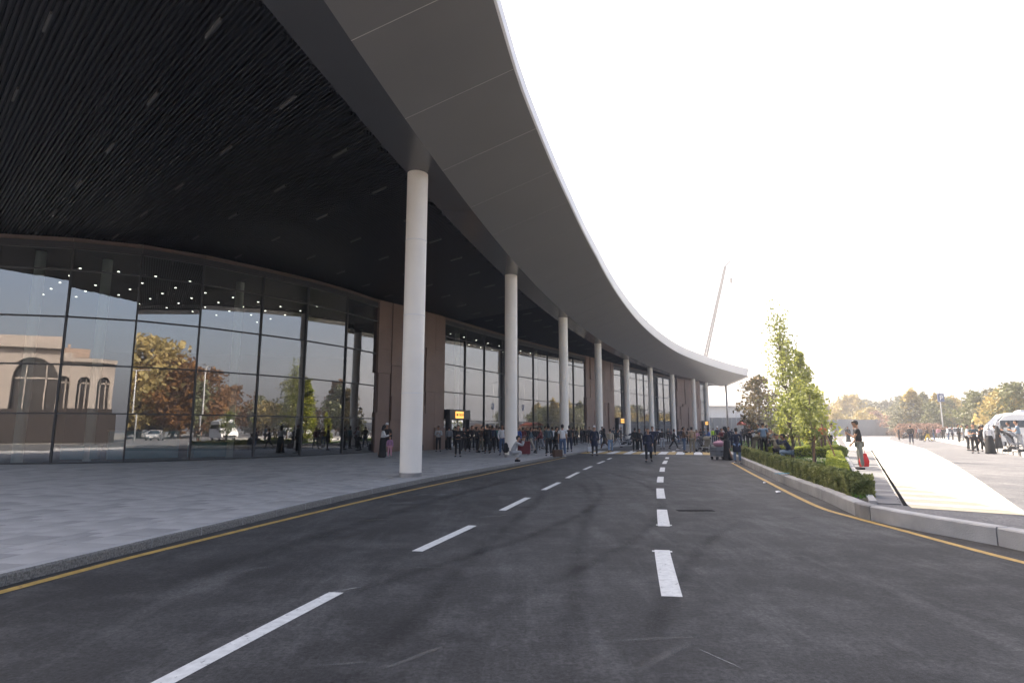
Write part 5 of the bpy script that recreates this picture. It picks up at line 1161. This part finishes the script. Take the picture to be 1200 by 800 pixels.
T = [
 (448, 536, SW, 'hands', 'r', 'white', 'black', 'woman in white top and long black skirt before the pier left of the nearest column', '', 'scarf', 1, True, False, 'black'),
 (452.5, 535, SW, 'stand', 'c', 'black', 'black', 'person in black with a white cap behind the woman and child at the pier', '', 'cap', 1.05, False, False, 'white'),
 (456.5, 536, SW, 'stand', 'c', 'mauve', 'pink', 'small child in mauve coat left of the nearest column', '', 'long', .68, False, False, None),
 (513.5, 529, SW, 'hands', 'c', 'lgrey', 'black', 'man in pale shirt and black trousers standing alone before the brown pier', '', ''),
 (526, 527, SW, 'stand', 'a', 'grey', 'black', 'man in grey shirt standing in the portal left of the guard', '', ''),
 (536.5, 535, SW, 'folded', 'c', 'black', 'black', 'man all in black with folded arms in front of the orange lit portal', '', ''),
 (543, 530, SW, 'phone', 'c', 'black', 'black', 'person in black just behind the guard at the portal', '', ''),
 (559, 530, SW, 'ease', 'r', 'dark', 'black', 'person in dark brown jacket right of the portal, leftmost of the big crowd', '', ''),
 (564, 529, SW, 'hands', 'r', 'brown', 'khaki', 'person in brown hooded top near the portal', '', ''),
 (571, 531, SW, 'stand', 'a', 'black', 'black', 'stout person in black coat before the second column', '', '', 1.02, False, True, None),
 (577, 530, SW, 'ease', 'a', 'navy', 'black', 'person in navy jacket directly left of the teal jacket', '', ''),
 (582, 528, SW, 'stand', 'a', 'teal', 'black', 'person in teal green jacket in the crowd left of the second column', '', ''),
 (578.5, 526, SW, 'stand', 'c', 'dark', 'black', 'person with white cap showing over the crowd left of the second column', '', 'cap', 1.04, False, False, 'white'),
 (588.5, 533, SW, 'ease', 'c', 'white', 'jeans', 'man with white shirt front and dark jeans left of the second column', '', ''),
 (594, 529, SW, 'stand', 'l', 'dark', 'black', 'tall person in dark coat touching the left side of the second column', '', '', 1.05, False, True, None),
 (607, 528, SW, 'stand', 'c', 'blue', 'blue', 'person in bright blue right of the second column', '', ''),
 (613, 527, SW, 'ease', 'a', 'maroon', 'dark', 'person in maroon shirt next to the bright blue one', '', ''),
 (621.5, 529, SW, 'walk', 'r', 'slate', 'beige', 'person in dark jacket and light trousers right of the second column', '', ''),
 (625.5, 528, SW, 'stand', 'a', 'dark', 'grey', 'person in charcoal half hidden beside the light trousers', '', ''),
 (630.5, 527, SW, 'stand', 'a', 'black', 'black', 'person in black left of the maroon jacket', '', ''),
 (634.5, 531, SW, 'walk', 'l', 'maroon', 'grey', 'person in maroon jacket striding before the third column', '', ''),
 (643, 534, SW, 'stand', 'a', 'slate', 'black', 'man in slate green jacket seen from behind left of the white T-shirt', '', ''),
 (651.5, 534, SW, 'hands', 'r', 'black', 'black', 'person in black with a brown bag beside the white T-shirt man', '', ''),
 (659.5, 535, SW, 'stand', 'a', 'white', 'jeans', 'man in white T-shirt and blue jeans before the third column', 'short', ''),
 (667.5, 529, SW, 'ease', 'a', 'black', 'navy', 'man in black T-shirt right of the third column', 'short', ''),
 (672, 524, SW, 'stand', 'a', 'black', 'black', 'person in black farther back right of the third column', '', ''),
 (685.5, 520, SW, 'stand', 'c', 'black', 'black', 'lone dark figure before the gap left of the middle pier', '', ''),
 (691, 521, SW, 'stand', 'c', 'dark', 'black', 'dark figure left of the officer in the white helmet', '', ''),
 (697, 534, .05, 'stand', 'a', 'navy', 'dark', 'officer in navy coat with white helmet standing on the crossing', '', 'cap', 1.06, False, True, 'white'),
 (709, 527, RD, 'walk', 'l', 'black', 'brown', 'person in black and brown walking by the fourth column', '', 'scarf', 1, False, True, 'black'),
 (715.5, 530, RD, 'walk', 'a', 'beige', 'ljeans', 'person with beige top and light jeans right of the fourth column', '', ''),
 (723.5, 524, RD, 'walk', 'r', 'black', 'lgrey', 'person in black top and pale trousers near the middle portal', '', ''),
 (744.5, 529, RD, 'stand', 'a', 'black', 'black', 'left one of two people in black beyond the crossing', '', ''),
 (750, 529, RD, 'ease', 'c', 'dark', 'black', 'right one of two people in black beyond the crossing', '', ''),
 (760.5, 541, RD, 'walk', 'c', 'navy', 'black', 'man in long navy coat walking towards the camera on the dashed line', '', '', 1.02, False, True, None),
 (765.5, 533, .05, 'stand', 'c', 'navy', 'black', 'person in dark jacket right behind the walking man in the long coat', '', ''),
 (776.5, 526, RD, 'ease', 'a', 'dark', 'lgrey', 'person in dark jacket and pale jeans beyond the crossing', '', ''),
 (790, 526, RD, 'walk', 'r', 'black', 'black', 'slim person all in black beyond the crossing', '', ''),
 (802, 530, .05, 'folded', 'r', 'brown', 'jeans', 'man in brown checked jacket and jeans with folded arms at the crossing', '', ''),
 (811.5, 530, .05, 'stand', 'a', 'tan', 'khaki', 'person in tan jacket seen from behind at the crossing', '', ''),
 (817, 527, RD, 'stand', 'c', 'pink', 'grey', 'woman in pink top beside the pushchairs', '', 'long', .95),
 (832, 526, RD, 'phone', 'l', 'blue', 'dark', 'person in blue shirt among the pushchairs', '', ''),
 (836.5, 520, RD, 'stand', 'a', 'hivis', 'navy', 'worker in yellow green high visibility vest', '', ''),
 (841.5, 522, RD, 'stand', 'c', 'navy', 'navy', 'person in navy with white helmet beside the high visibility vest', '', 'cap', 1.1, False, False, 'white'),
 (847, 527, RD, 'ease', 'c', 'maroon', 'black', 'person in dark maroon left of the woman in the long black dress', '', ''),
 (852.5, 539, RD, 'hands', 'l', 'black', 'black', 'woman in long black dress behind the luggage trolley', '', 'scarf', 1.0, True, False, 'black'),
 (855, 528, RD, 'stand', 'c', 'navy', 'navy', 'person in navy seen over the shoulder of the woman in black', '', '', 1.06),
 (864.5, 543, RD, 'stand', 'a', 'navy', 'ljeans', 'man in long navy jacket and pale blue jeans at the planter kerb', '', '', 1.0, False, True, None),
 (870, 517, RD, 'stand', 'a', 'navy', 'black', 'distant figure in dark blue under the red awning', '', ''),
 (879.5, 526, IS, 'folded', 'c', 'black', 'black', 'man in black with folded arms left of the people in the planter', '', ''),
 (886, 535, IS, 'bend', 'r', 'khaki', 'khaki', 'crouching person in khaki behind the near hedge', '', ''),
 (896, 536, IS, 'phone', 'a', 'bluegrey', 'black', 'man in blue grey T-shirt and black trousers standing behind the hedge', 'short', ''),
 (905, 531, IS, 'stand', 'c', 'grey', 'black', 'person in dark clothes half hidden behind the stooping people', '', '', .8),
 (914.5, 531, IS, 'bend', 'l', 'tan', 'khaki', 'stooping man in tan shirt, left one of the two', '', ''),
 (922, 530, IS, 'bend', 'r', 'beige', 'khaki', 'stooping man in beige shirt, right one of the two', '', ''),
 (911, 537, IS, 'squat', 'a', 'khaki', 'dark', 'person squatting in dark khaki behind the hedge, seen from behind', '', ''),
 (927, 541, IS, 'squat', 'l', 'navy', 'bluegrey', 'person crouching low in navy with pale blue trousers beside the poplar', '', ''),
 (965.5, 527, IS, 'stand', 'a', 'orange', 'brown', 'man in orange shirt behind the cross hedge', 'short', ''),
 (974, 528, IS, 'phone', 'r', 'white', 'black', 'man in white shirt and black trousers right of the orange shirt', '', ''),
 (1009.5, 550, IS, 'phone', 'l', 'black', 'greytr', 'man in black T-shirt and grey trousers walking along the path while reading his phone', 'short', ''),
 (994.5, 518, IS, 'stand', 'c', 'black', 'black', 'woman in long black dress on the path behind the walking man', '', 'scarf', 1, True, False, 'black'),
 (1002, 518, IS, 'stand', 'l', 'black', 'dark', 'person in black just left of the head of the walking man', '', ''),
 (1054, 516, LT, 'stand', 'r', 'black', 'black', 'lone slim person in black in the lot, leftmost of the far group', '', ''),
 (1068.5, 520, LT, 'stand', 'a', 'black', 'navy', 'person in wide black jacket and dark jeans in the lot', '', '', 1.03),
 (1063, 514, LT, 'sit', 'l', 'grey', 'black', 'person sitting on luggage left of the wide black jacket', '', ''),
 (1075, 514.5, LT, 'ease', 'l', 'maroon', 'black', 'person in dark maroon behind the wide black jacket', '', ''),
 (1088, 517.5, LT, 'walk', 'l', 'dark', 'yellow', 'person in dark top and yellow trousers by the striped kerb', '', ''),
 (1095, 516.5, LT, 'stand', 'r', 'navy', 'jeans', 'person in navy right of the yellow trousers', '', ''),
 (1101, 515.5, LT, 'phone', 'c', 'pink', 'grey', 'person in pink top before the parked cars', '', ''),
 (1106, 515.5, LT, 'stand', 'a', 'black', 'dark', 'person in black before the dark windows of the white car', '', ''),
 (1124.5, 519, .4, 'ease', 'r', 'black', 'black', 'man in black suit standing on the striped kerb', '', ''),
 (1129, 516, .4, 'stand', 'l', 'lgrey', 'grey', 'person in light grey behind the man in the black suit', '', ''),
 (1135.5, 528, LT, 'stand', 'r', 'white', 'black', 'man in white shirt and black trousers left of the grey shirt', '', ''),
 (1143.5, 531, LT, 'folded', 'c', 'slate', 'black', 'man in dark grey shirt facing the camera before the minibus', 'short', ''),
 (1150, 529, LT, 'walk', 'r', 'black', 'black', 'legs of a person in black behind the man in the grey shirt', '', ''),
 (1161.5, 532, LT, 'stand', 'a', 'white', 'black', 'woman in white top and long black skirt before the minibus', '', 'scarf', 1.0, True, False, 'white'),
 (1171, 526, .4, 'stand', 'r', 'black', 'black', 'woman in long black coat right of the white top', '', 'scarf', 1.0, True, False, 'white'),
 (1181, 525, .4, 'bend', 'l', 'black', 'black', 'person in black leaning forward before the minibus door', '', ''),
 (1079, 515, LT, 'ease', 'c', 'grey', 'black', 'person in grey between the dark maroon figure and the yellow trousers', '', ''),
 (1083.5, 517, LT, 'sit', 'r', 'dark', 'dark', 'person sitting low in dark clothes left of the yellow trousers', '', ''),
 (1112, 517, LT, 'stand', 'l', 'white', 'jeans', 'person in white top and blue jeans left of the man in the black suit', '', ''),
 (1117, 517, LT, 'stand', 'r', 'navy', 'black', 'person in navy close to the left of the man in the black suit', '', ''),
 (1154.5, 529, LT, 'stand', 'a', 'dark', 'black', 'person in charcoal between the grey shirt man and the long black skirt', '', ''),
 (1186, 527, .4, 'hands', 'l', 'slate', 'dark', 'person in slate grey between the leaning figure and the grey pushchair', '', ''),
 (1196, 530, .4, 'hands', 'l', 'bluegrey', 'lgrey', 'person in blue grey shirt at the right edge pushing the pushchair', 'short', ''),
]
T = [t if t[0] != 1009.5 else t[:7]+t[7:9]+('', .95, False, False, None) for t in T]
for t in T:
    t = list(t)+['', '', 1.0, False, False, None][len(t)-8:] if len(t) < 14 else list(t)
    px, py, z, pose, f, top, bot, lab, var, hr, sc, skt, coat, hc_ = t
    person(px, py, z, pose, f, top, bot, lab, var, hr, sc, skt, coat, hc_)
FILL = [(548, 529, 'black', 'black'), (553, 527, 'dark', 'black'), (567, 526, 'black', 'black'), (574, 525, 'navy', 'dark'), (585, 526, 'black', 'dark'), (591, 525, 'dark', 'black'), (617.5, 525, 'black', 'navy'), (628, 524, 'navy', 'black'), (638.5, 526, 'dark', 'jeans'), (647.5, 527, 'white', 'black'), (655, 525, 'black', 'black'), (663, 524, 'slate', 'dark'),
        (676, 521, 'black', 'dark'), (681, 519, 'navy', 'black'), (703.5, 520, 'black', 'black'), (706, 522, 'dark', 'jeans'), (719.5, 520, 'slate', 'black'), (728, 518, 'black', 'black'), (756.5, 523, 'black', 'dark'), (770.5, 521, 'navy', 'black'), (773, 518, 'white', 'dark'), (783.5, 519, 'dark', 'black'), (787, 517, 'maroon', 'black'), (795.5, 520, 'black', 'jeans'), (799, 517, 'navy', 'black'), (807, 521, 'black', 'dark'), (822, 521, 'black', 'black'), (826, 519, 'slate', 'jeans'), (844.5, 519, 'dark', 'black'), (858.5, 519, 'black', 'jeans'), (874, 520, 'dark', 'black'), (850, 518, 'white', 'dark'), (891, 528, 'black', 'black'), (900, 527, 'navy', 'dark')]
cn = dict(black='black', dark='charcoal', navy='navy', white='white', slate='slate grey', maroon='maroon', jeans='blue jeans', dark_='dark')
def where(px):
    refs = [(536, 'the guard at the near portal'), (571, 'the stout black coat'), (599, 'the second column'), (634, 'the maroon jacket'), (659, 'the white T-shirt man'), (697, 'the white helmet officer'), (716, 'the beige top'), (760, 'the walking long navy coat'), (790, 'the slim person in black'), (811, 'the tan jacket'), (841, 'the high visibility vest'), (864, 'the pale jeans man'), (896, 'the blue grey T-shirt')]
    r = min(refs, key=lambda q: abs(q[0]-px)); return ('just left of ' if px < r[0] else 'just right of ')+r[1]
for i, (px, py, a, b) in enumerate(FILL):
    person(px, py, SW if px < 740 else (RD if px < 872 else IS), ['stand', 'ease', 'hands', 'folded', 'phone', 'call'][i % 6], ['a', 'c', 'l', 'r', 'a'][i % 5], a, b, 'person behind in %s and %s, %s' % (cn[a], cn[b], where(px)), '', ['', '', 'long', 'cap'][i % 4])
ph = person(600.5, 541, SW, 'squat', 'r', 'lgrey', 'lgrey', 'crouching photographer in pale clothes with black backpack at the pavement edge')
# things carried or standing about
def backpack(x, y, z, rz, m, label, sc=1):
    c = empty('backpack', (x, y, z), rz, label, 'backpack'); c.scale = (sc,)*3; g = MB(); rings = []
    for zz, wx, wy in ((0, .12, .07), (.04, .16, .1), (.25, .16, .11), (.38, .13, .09), (.45, .06, .04)): rings.append([(wx*math.copysign(abs(math.cos(a))**.6, math.cos(a)), wy*math.copysign(abs(math.sin(a))**.6, math.sin(a)), zz) for a in [2*math.pi*i/16 for i in range(16)]])
    g.loft(rings); g.build('bag', m, c, True)
    for s in (-1, 1): g = MB(); g.tube([(s*.08, .1, .05), (s*.1, .18, .2), (s*.08, .12, .4)], .018, 6); g.build('strap', m, c)
    g = MB(); g.box((0, -.12, .15), (.2, .05, .18)); g.build('pocket', m, c)
px_, py_ = at(600.5, 541, SW); backpack(px_-.30, py_+.03, SW+.42, R_(90), cloth(COLS['black']), 'black backpack on the back of the crouching photographer')
def suitcase(px, py, z, m, label, w=.42, d=.26, h=.62, rz=.3, cat='suitcase'):
    x, y = at(px, py, z); c = empty('suitcase', (x, y, z), rz, label, cat); g = MB(); rings = []
    for zz, k in ((.06, .9), (.09, 1), (h-.03, 1), (h, .9)):
        rings.append([(math.copysign(w/2*k-.03*(1-abs(round(math.cos(a)))), math.cos(a)) if False else w/2*k*max(-1, min(1, 1.35*math.cos(a))), d/2*k*max(-1, min(1, 1.35*math.sin(a))), zz) for a in [2*math.pi*(i+.5)/16 for i in range(16)]])
    g.loft(rings); g.build('shell', m, c)
    g = MB(); g.tube([(-w*.25, d*.4, h-.02), (-w*.25, d*.4, h+.3), (w*.25, d*.4, h+.3), (w*.25, d*.4, h-.02)], .012, 6); g.build('handle', M_STEEL, c)
    for sx in (-1, 1):
        for sy in (-1, 1): g = MB(); g.tube([(sx*w*.38-.012, sy*d*.3, .035), (sx*w*.38+.012, sy*d*.3, .035)], .035, 10); g.build('wheel', M_METALD, c)
    for k in (-.3, 0, .3): g = MB(); g.box((k*w, -d/2-.004, h*.55), (.02, .012, h*.7)); g.build('rib', m, c)
suitcase(614, 533, SW, cloth(COLS['maroon']), 'dark maroon suitcase on the pavement right of the photographer', .7, .4, .8)
suitcase(754.5, 528, RD, cloth(COLS['lgrey']), 'pale grey suitcase right of the two people in black', .4, .3, .68)
suitcase(491, 528, SW, cloth(COLS['black']), 'black bag lying at the brown pier right of the nearest column', .55, .35, .42)
suitcase(484, 529, SW, cloth(COLS['dark']), 'charcoal bag partly hidden by the nearest column', .5, .35, .5)
suitcase(653.5, 536, SW, cloth(COLS['brown']), 'brown travel bag at the feet left of the white T-shirt man', .5, .3, .42)
suitcase(1080, 516, LT, cloth(COLS['black']), 'black suitcase on the far kerb among the group in the lot', .5, .3, .6)
suitcase(690.5, 530, SW, cloth(COLS['white']), 'white shopping bag behind the officer in the white helmet', .3, .2, .35)
x, y = at(1009.5, 550, IS)
c = empty('red_bag', (x+.08, y-.02, IS+.28), .3, 'red shopping bag carried by the walking man in the black T-shirt', 'bag')
g = MB(); g.loft([[(-.13, -.06, -.18), (.13, -.06, -.18), (.13, .06, -.18), (-.13, .06, -.18)], [(-.15, -.08, 0), (.15, -.08, 0), (.15, .08, 0), (-.15, .08, 0)], [(-.1, -.03, .26), (.1, -.03, .26), (.1, .03, .26), (-.1, .03, .26)]]); g.build('bag', cloth(COLS['red']), c)
g = MB(); g.tube([(-.07, 0, .24), (-.04, 0, .4), (.04, 0, .4), (.07, 0, .24)], .01, 6); g.build('handle', cloth(COLS['red']), c)
c.location.x += .02
def phoneobj(px, py, z, pose, f, label):
    x, y = at(px, py, z); rz = facing(x, y, f); J = joints(POSES[pose]); wr = J['aR'][2]+J['aR'][3]*.12; M = Matrix.Rotation(rz, 3, 'Z')
    p = M @ wr; c = empty('mobile_phone', (x+p.x, y+p.y, z+p.z+.04), rz, label, 'phone'); g = MB(); g.box((0, 0, 0), (.075, .012, .15), Matrix.Rotation(-.5, 3, 'X')); g.build('casing', M_METALD, c); g = MB(); g.box((0, .009, .004), (.066, .004, .135), Matrix.Rotation(-.5, 3, 'X')); g.build('screen', M_CGL, c)
phoneobj(1009.5, 550, IS, 'phone', 'l', 'phone in the hand of the walking man in the black T-shirt')
def pushchair(px, py, z, f, m, label):
    x, y = at(px, py, z); c = empty('pushchair', (x, y, z), facing(x, y, 0)+f, label, 'pushchair', 'pushchairs among the waiting people')
    for s in (-1, 1):
        g = MB(); g.tube([(s*.24, -.35, .1), (s*.24, .0, .5), (s*.22, .42, 1.0)], .014, 6); g.tube([(s*.24, .3, .1), (s*.24, -.05, .5)], .014, 6); g.build('frame', M_STEEL, c)
        for yy in (-.35, .3): g = MB(); g.tube([(s*.24-.02, yy, .1), (s*.24+.02, yy, .1)], .1, 14); g.build('wheel', M_METALD, c)
    g = MB(); g.tube([(-.22, .42, 1.0), (.22, .42, 1.0)], .02, 6); g.build('handle', M_METALD, c)
    g = MB(); g.loft([[(-.21, -.25, .42), (.21, -.25, .42), (.21, -.25, .5), (-.21, -.25, .5)], [(-.21, .05, .38), (.21, .05, .38), (.21, .08, .5), (-.21, .08, .5)], [(-.2, .25, .85), (.2, .25, .85), (.2, .3, .9), (-.2, .3, .9)]]); g.build('seat', m, c)
    g = MB(); g.loft([[(-.23, .28-.36*math.sin(a), .82+.28*math.cos(a)*1.0), (.23, .28-.36*math.sin(a), .82+.28*math.cos(a)), (.23, .28-.34*math.sin(a), .80+.26*math.cos(a)), (-.23, .28-.34*math.sin(a), .80+.26*math.cos(a))] for a in [R_(k) for k in (0, 20, 40, 60, 80)]]); g.build('hood', m, c)
    g = MB(); g.box((0, .05, .24), (.38, .4, .14)); g.build('basket', M_METALD, c)
pushchair(823, 529, RD, .8, cloth(COLS['black']), 'black pushchair behind the crossing, left of the grey one')
pushchair(828.5, 530, .05, -.4, cloth(COLS['khaki']), 'grey brown pushchair behind the crossing, right of the black one')
pushchair(733.5, 521, SW, 1.2, cloth(COLS['dark']), 'charcoal pushchair on the pavement between the fourth and fifth column')
pushchair(738.5, 520, SW, -1.0, cloth(COLS['navy']), 'navy pushchair just left of the fifth column')
pushchair(1189, 530, .4, 1.2, cloth(COLS['grey']), 'grey pushchair at the right edge before the minibus')
# luggage trolley
x, y = at(844, 538, RD); c = empty('luggage_trolley', (x, y, 0), .4, 'luggage trolley loaded with a pink bag left of the woman in the long black dress', 'trolley')
g = MB(); g.box((0, 0, .17), (.95, .58, .03)); g.build('platform', M_STEEL, c)
g = MB(); [g.tube([(.47, s*.26, .17), (.52, s*.26, 1.0)], .018, 6) for s in (-1, 1)]; g.tube([(.52, -.3, 1.0), (.52, .3, 1.0)], .024, 6); g.tube([(.495, -.26, .6), (.495, .26, .6)], .014, 6); g.build('handle', M_STEEL, c)
for sx, sy in ((-.38, -.2), (-.38, .2), (.36, -.2), (.36, .2)): g = MB(); g.tube([(sx, sy-.018, .08), (sx, sy+.018, .08)], .08, 12); g.build('wheel', M_METALD, c)
def blob(name, loc, r, m, label, cat, seed=1):
    rs = np.random.RandomState(seed); g = MB(); g.ell((0, 0, r[2]), r, 14, 9)
    g.v = [(vx*(1+.08*math.sin(7*vy/r[1]+seed)), vy*(1+.07*math.sin(6*vz/r[2])), vz*(1+.05*math.sin(5*vx/r[0]))) for vx, vy, vz in g.v]
    c = empty(name, loc, .3, label, cat); g.build('bag', m, c, True)
    g2 = MB(); g2.tube([(-r[0]*.4, 0, r[2]*1.9), (-r[0]*.2, 0, r[2]*2.3), (r[0]*.2, 0, r[2]*2.3), (r[0]*.4, 0, r[2]*1.9)], .015, 6); g2.build('strap', m, c)
g = empty('travel_case', (x-.05, y, .19), .4, 'grey box suitcase lying on the luggage trolley', 'suitcase'); q = MB(); q.box((0, 0, .24), (.8, .5, .46)); q.build('shell', cloth(COLS['grey']), g); q = MB(); q.box((0, -.26, .24), (.2, .03, .05)); q.build('handle', M_METALD, g); q = MB(); q.box((0, 0, .245), (.82, .52, .02)); q.build('zip_band', M_METALD, g)
blob('travel_bag', (x-.02, y, .66), (.36, .24, .17), cloth(COLS['pink']), 'soft pink travel bag on top of the luggage trolley', 'bag')
# blue cloth on the kerb, litter
x, y = at(918, 556, .26); c = empty('blue_cloth', (x, y, .262), .5, 'crumpled blue cloth lying on the planter kerb', 'cloth'); g = MB(); n = 9
g.add([(i*.07-.28, j*.05-.1+.01*math.sin(i*2), .02+.03*abs(math.sin(i*1.7+j*2.1))) for i in range(n) for j in range(5)], [(i*5+j, i*5+j+1, (i+1)*5+j+1, (i+1)*5+j) for i in range(n-1) for j in range(4)]); g.build('fabric', mat('cloth_blue', (.03, .22, .32), .8), c)
for i, (px, py, lab) in enumerate([(912, 577, 'larger scrap of white paper on the road before the planter kerb'), (896, 566, 'small scrap of white paper on the road farther along the kerb')]):
    x, y = at(px, py, 0); g = MB(); s_ = [.07, .045, .018, .012, .012][i]
    g.add([(-s_, -s_*.6, .005), (s_*.8, -s_*.7, .03), (s_, s_*.6, .006), (-s_*.7, s_*.8, .035), (0, 0, .045), (0, 0, .002)], [(0, 1, 4), (1, 2, 4), (2, 3, 4), (3, 0, 4), (1, 0, 5), (2, 1, 5), (3, 2, 5), (0, 3, 5)])
    o = g.build('litter', M_FASCIA); o.location = (x, y, .004); tag(o, lab, 'litter')
#@@HAZE
# ------------------------------------------------------------------ haze
HAZE = .0013
g = MB(); g.box((0, 60, 34), (1400, 1400, 72)); hz = g.build('haze'); tag(hz, kind='stuff')
m = bpy.data.materials.new('haze_air'); m.use_nodes = True; n = m.node_tree.nodes; n.clear()
v = n.new('ShaderNodeVolumePrincipled'); v.inputs['Color'].default_value = (.93, .95, 1, 1); v.inputs['Density'].default_value = HAZE; v.inputs['Anisotropy'].default_value = .35
o_ = n.new('ShaderNodeOutputMaterial'); m.node_tree.links.new(v.outputs[0], o_.inputs['Volume']); hz.data.materials.append(m)
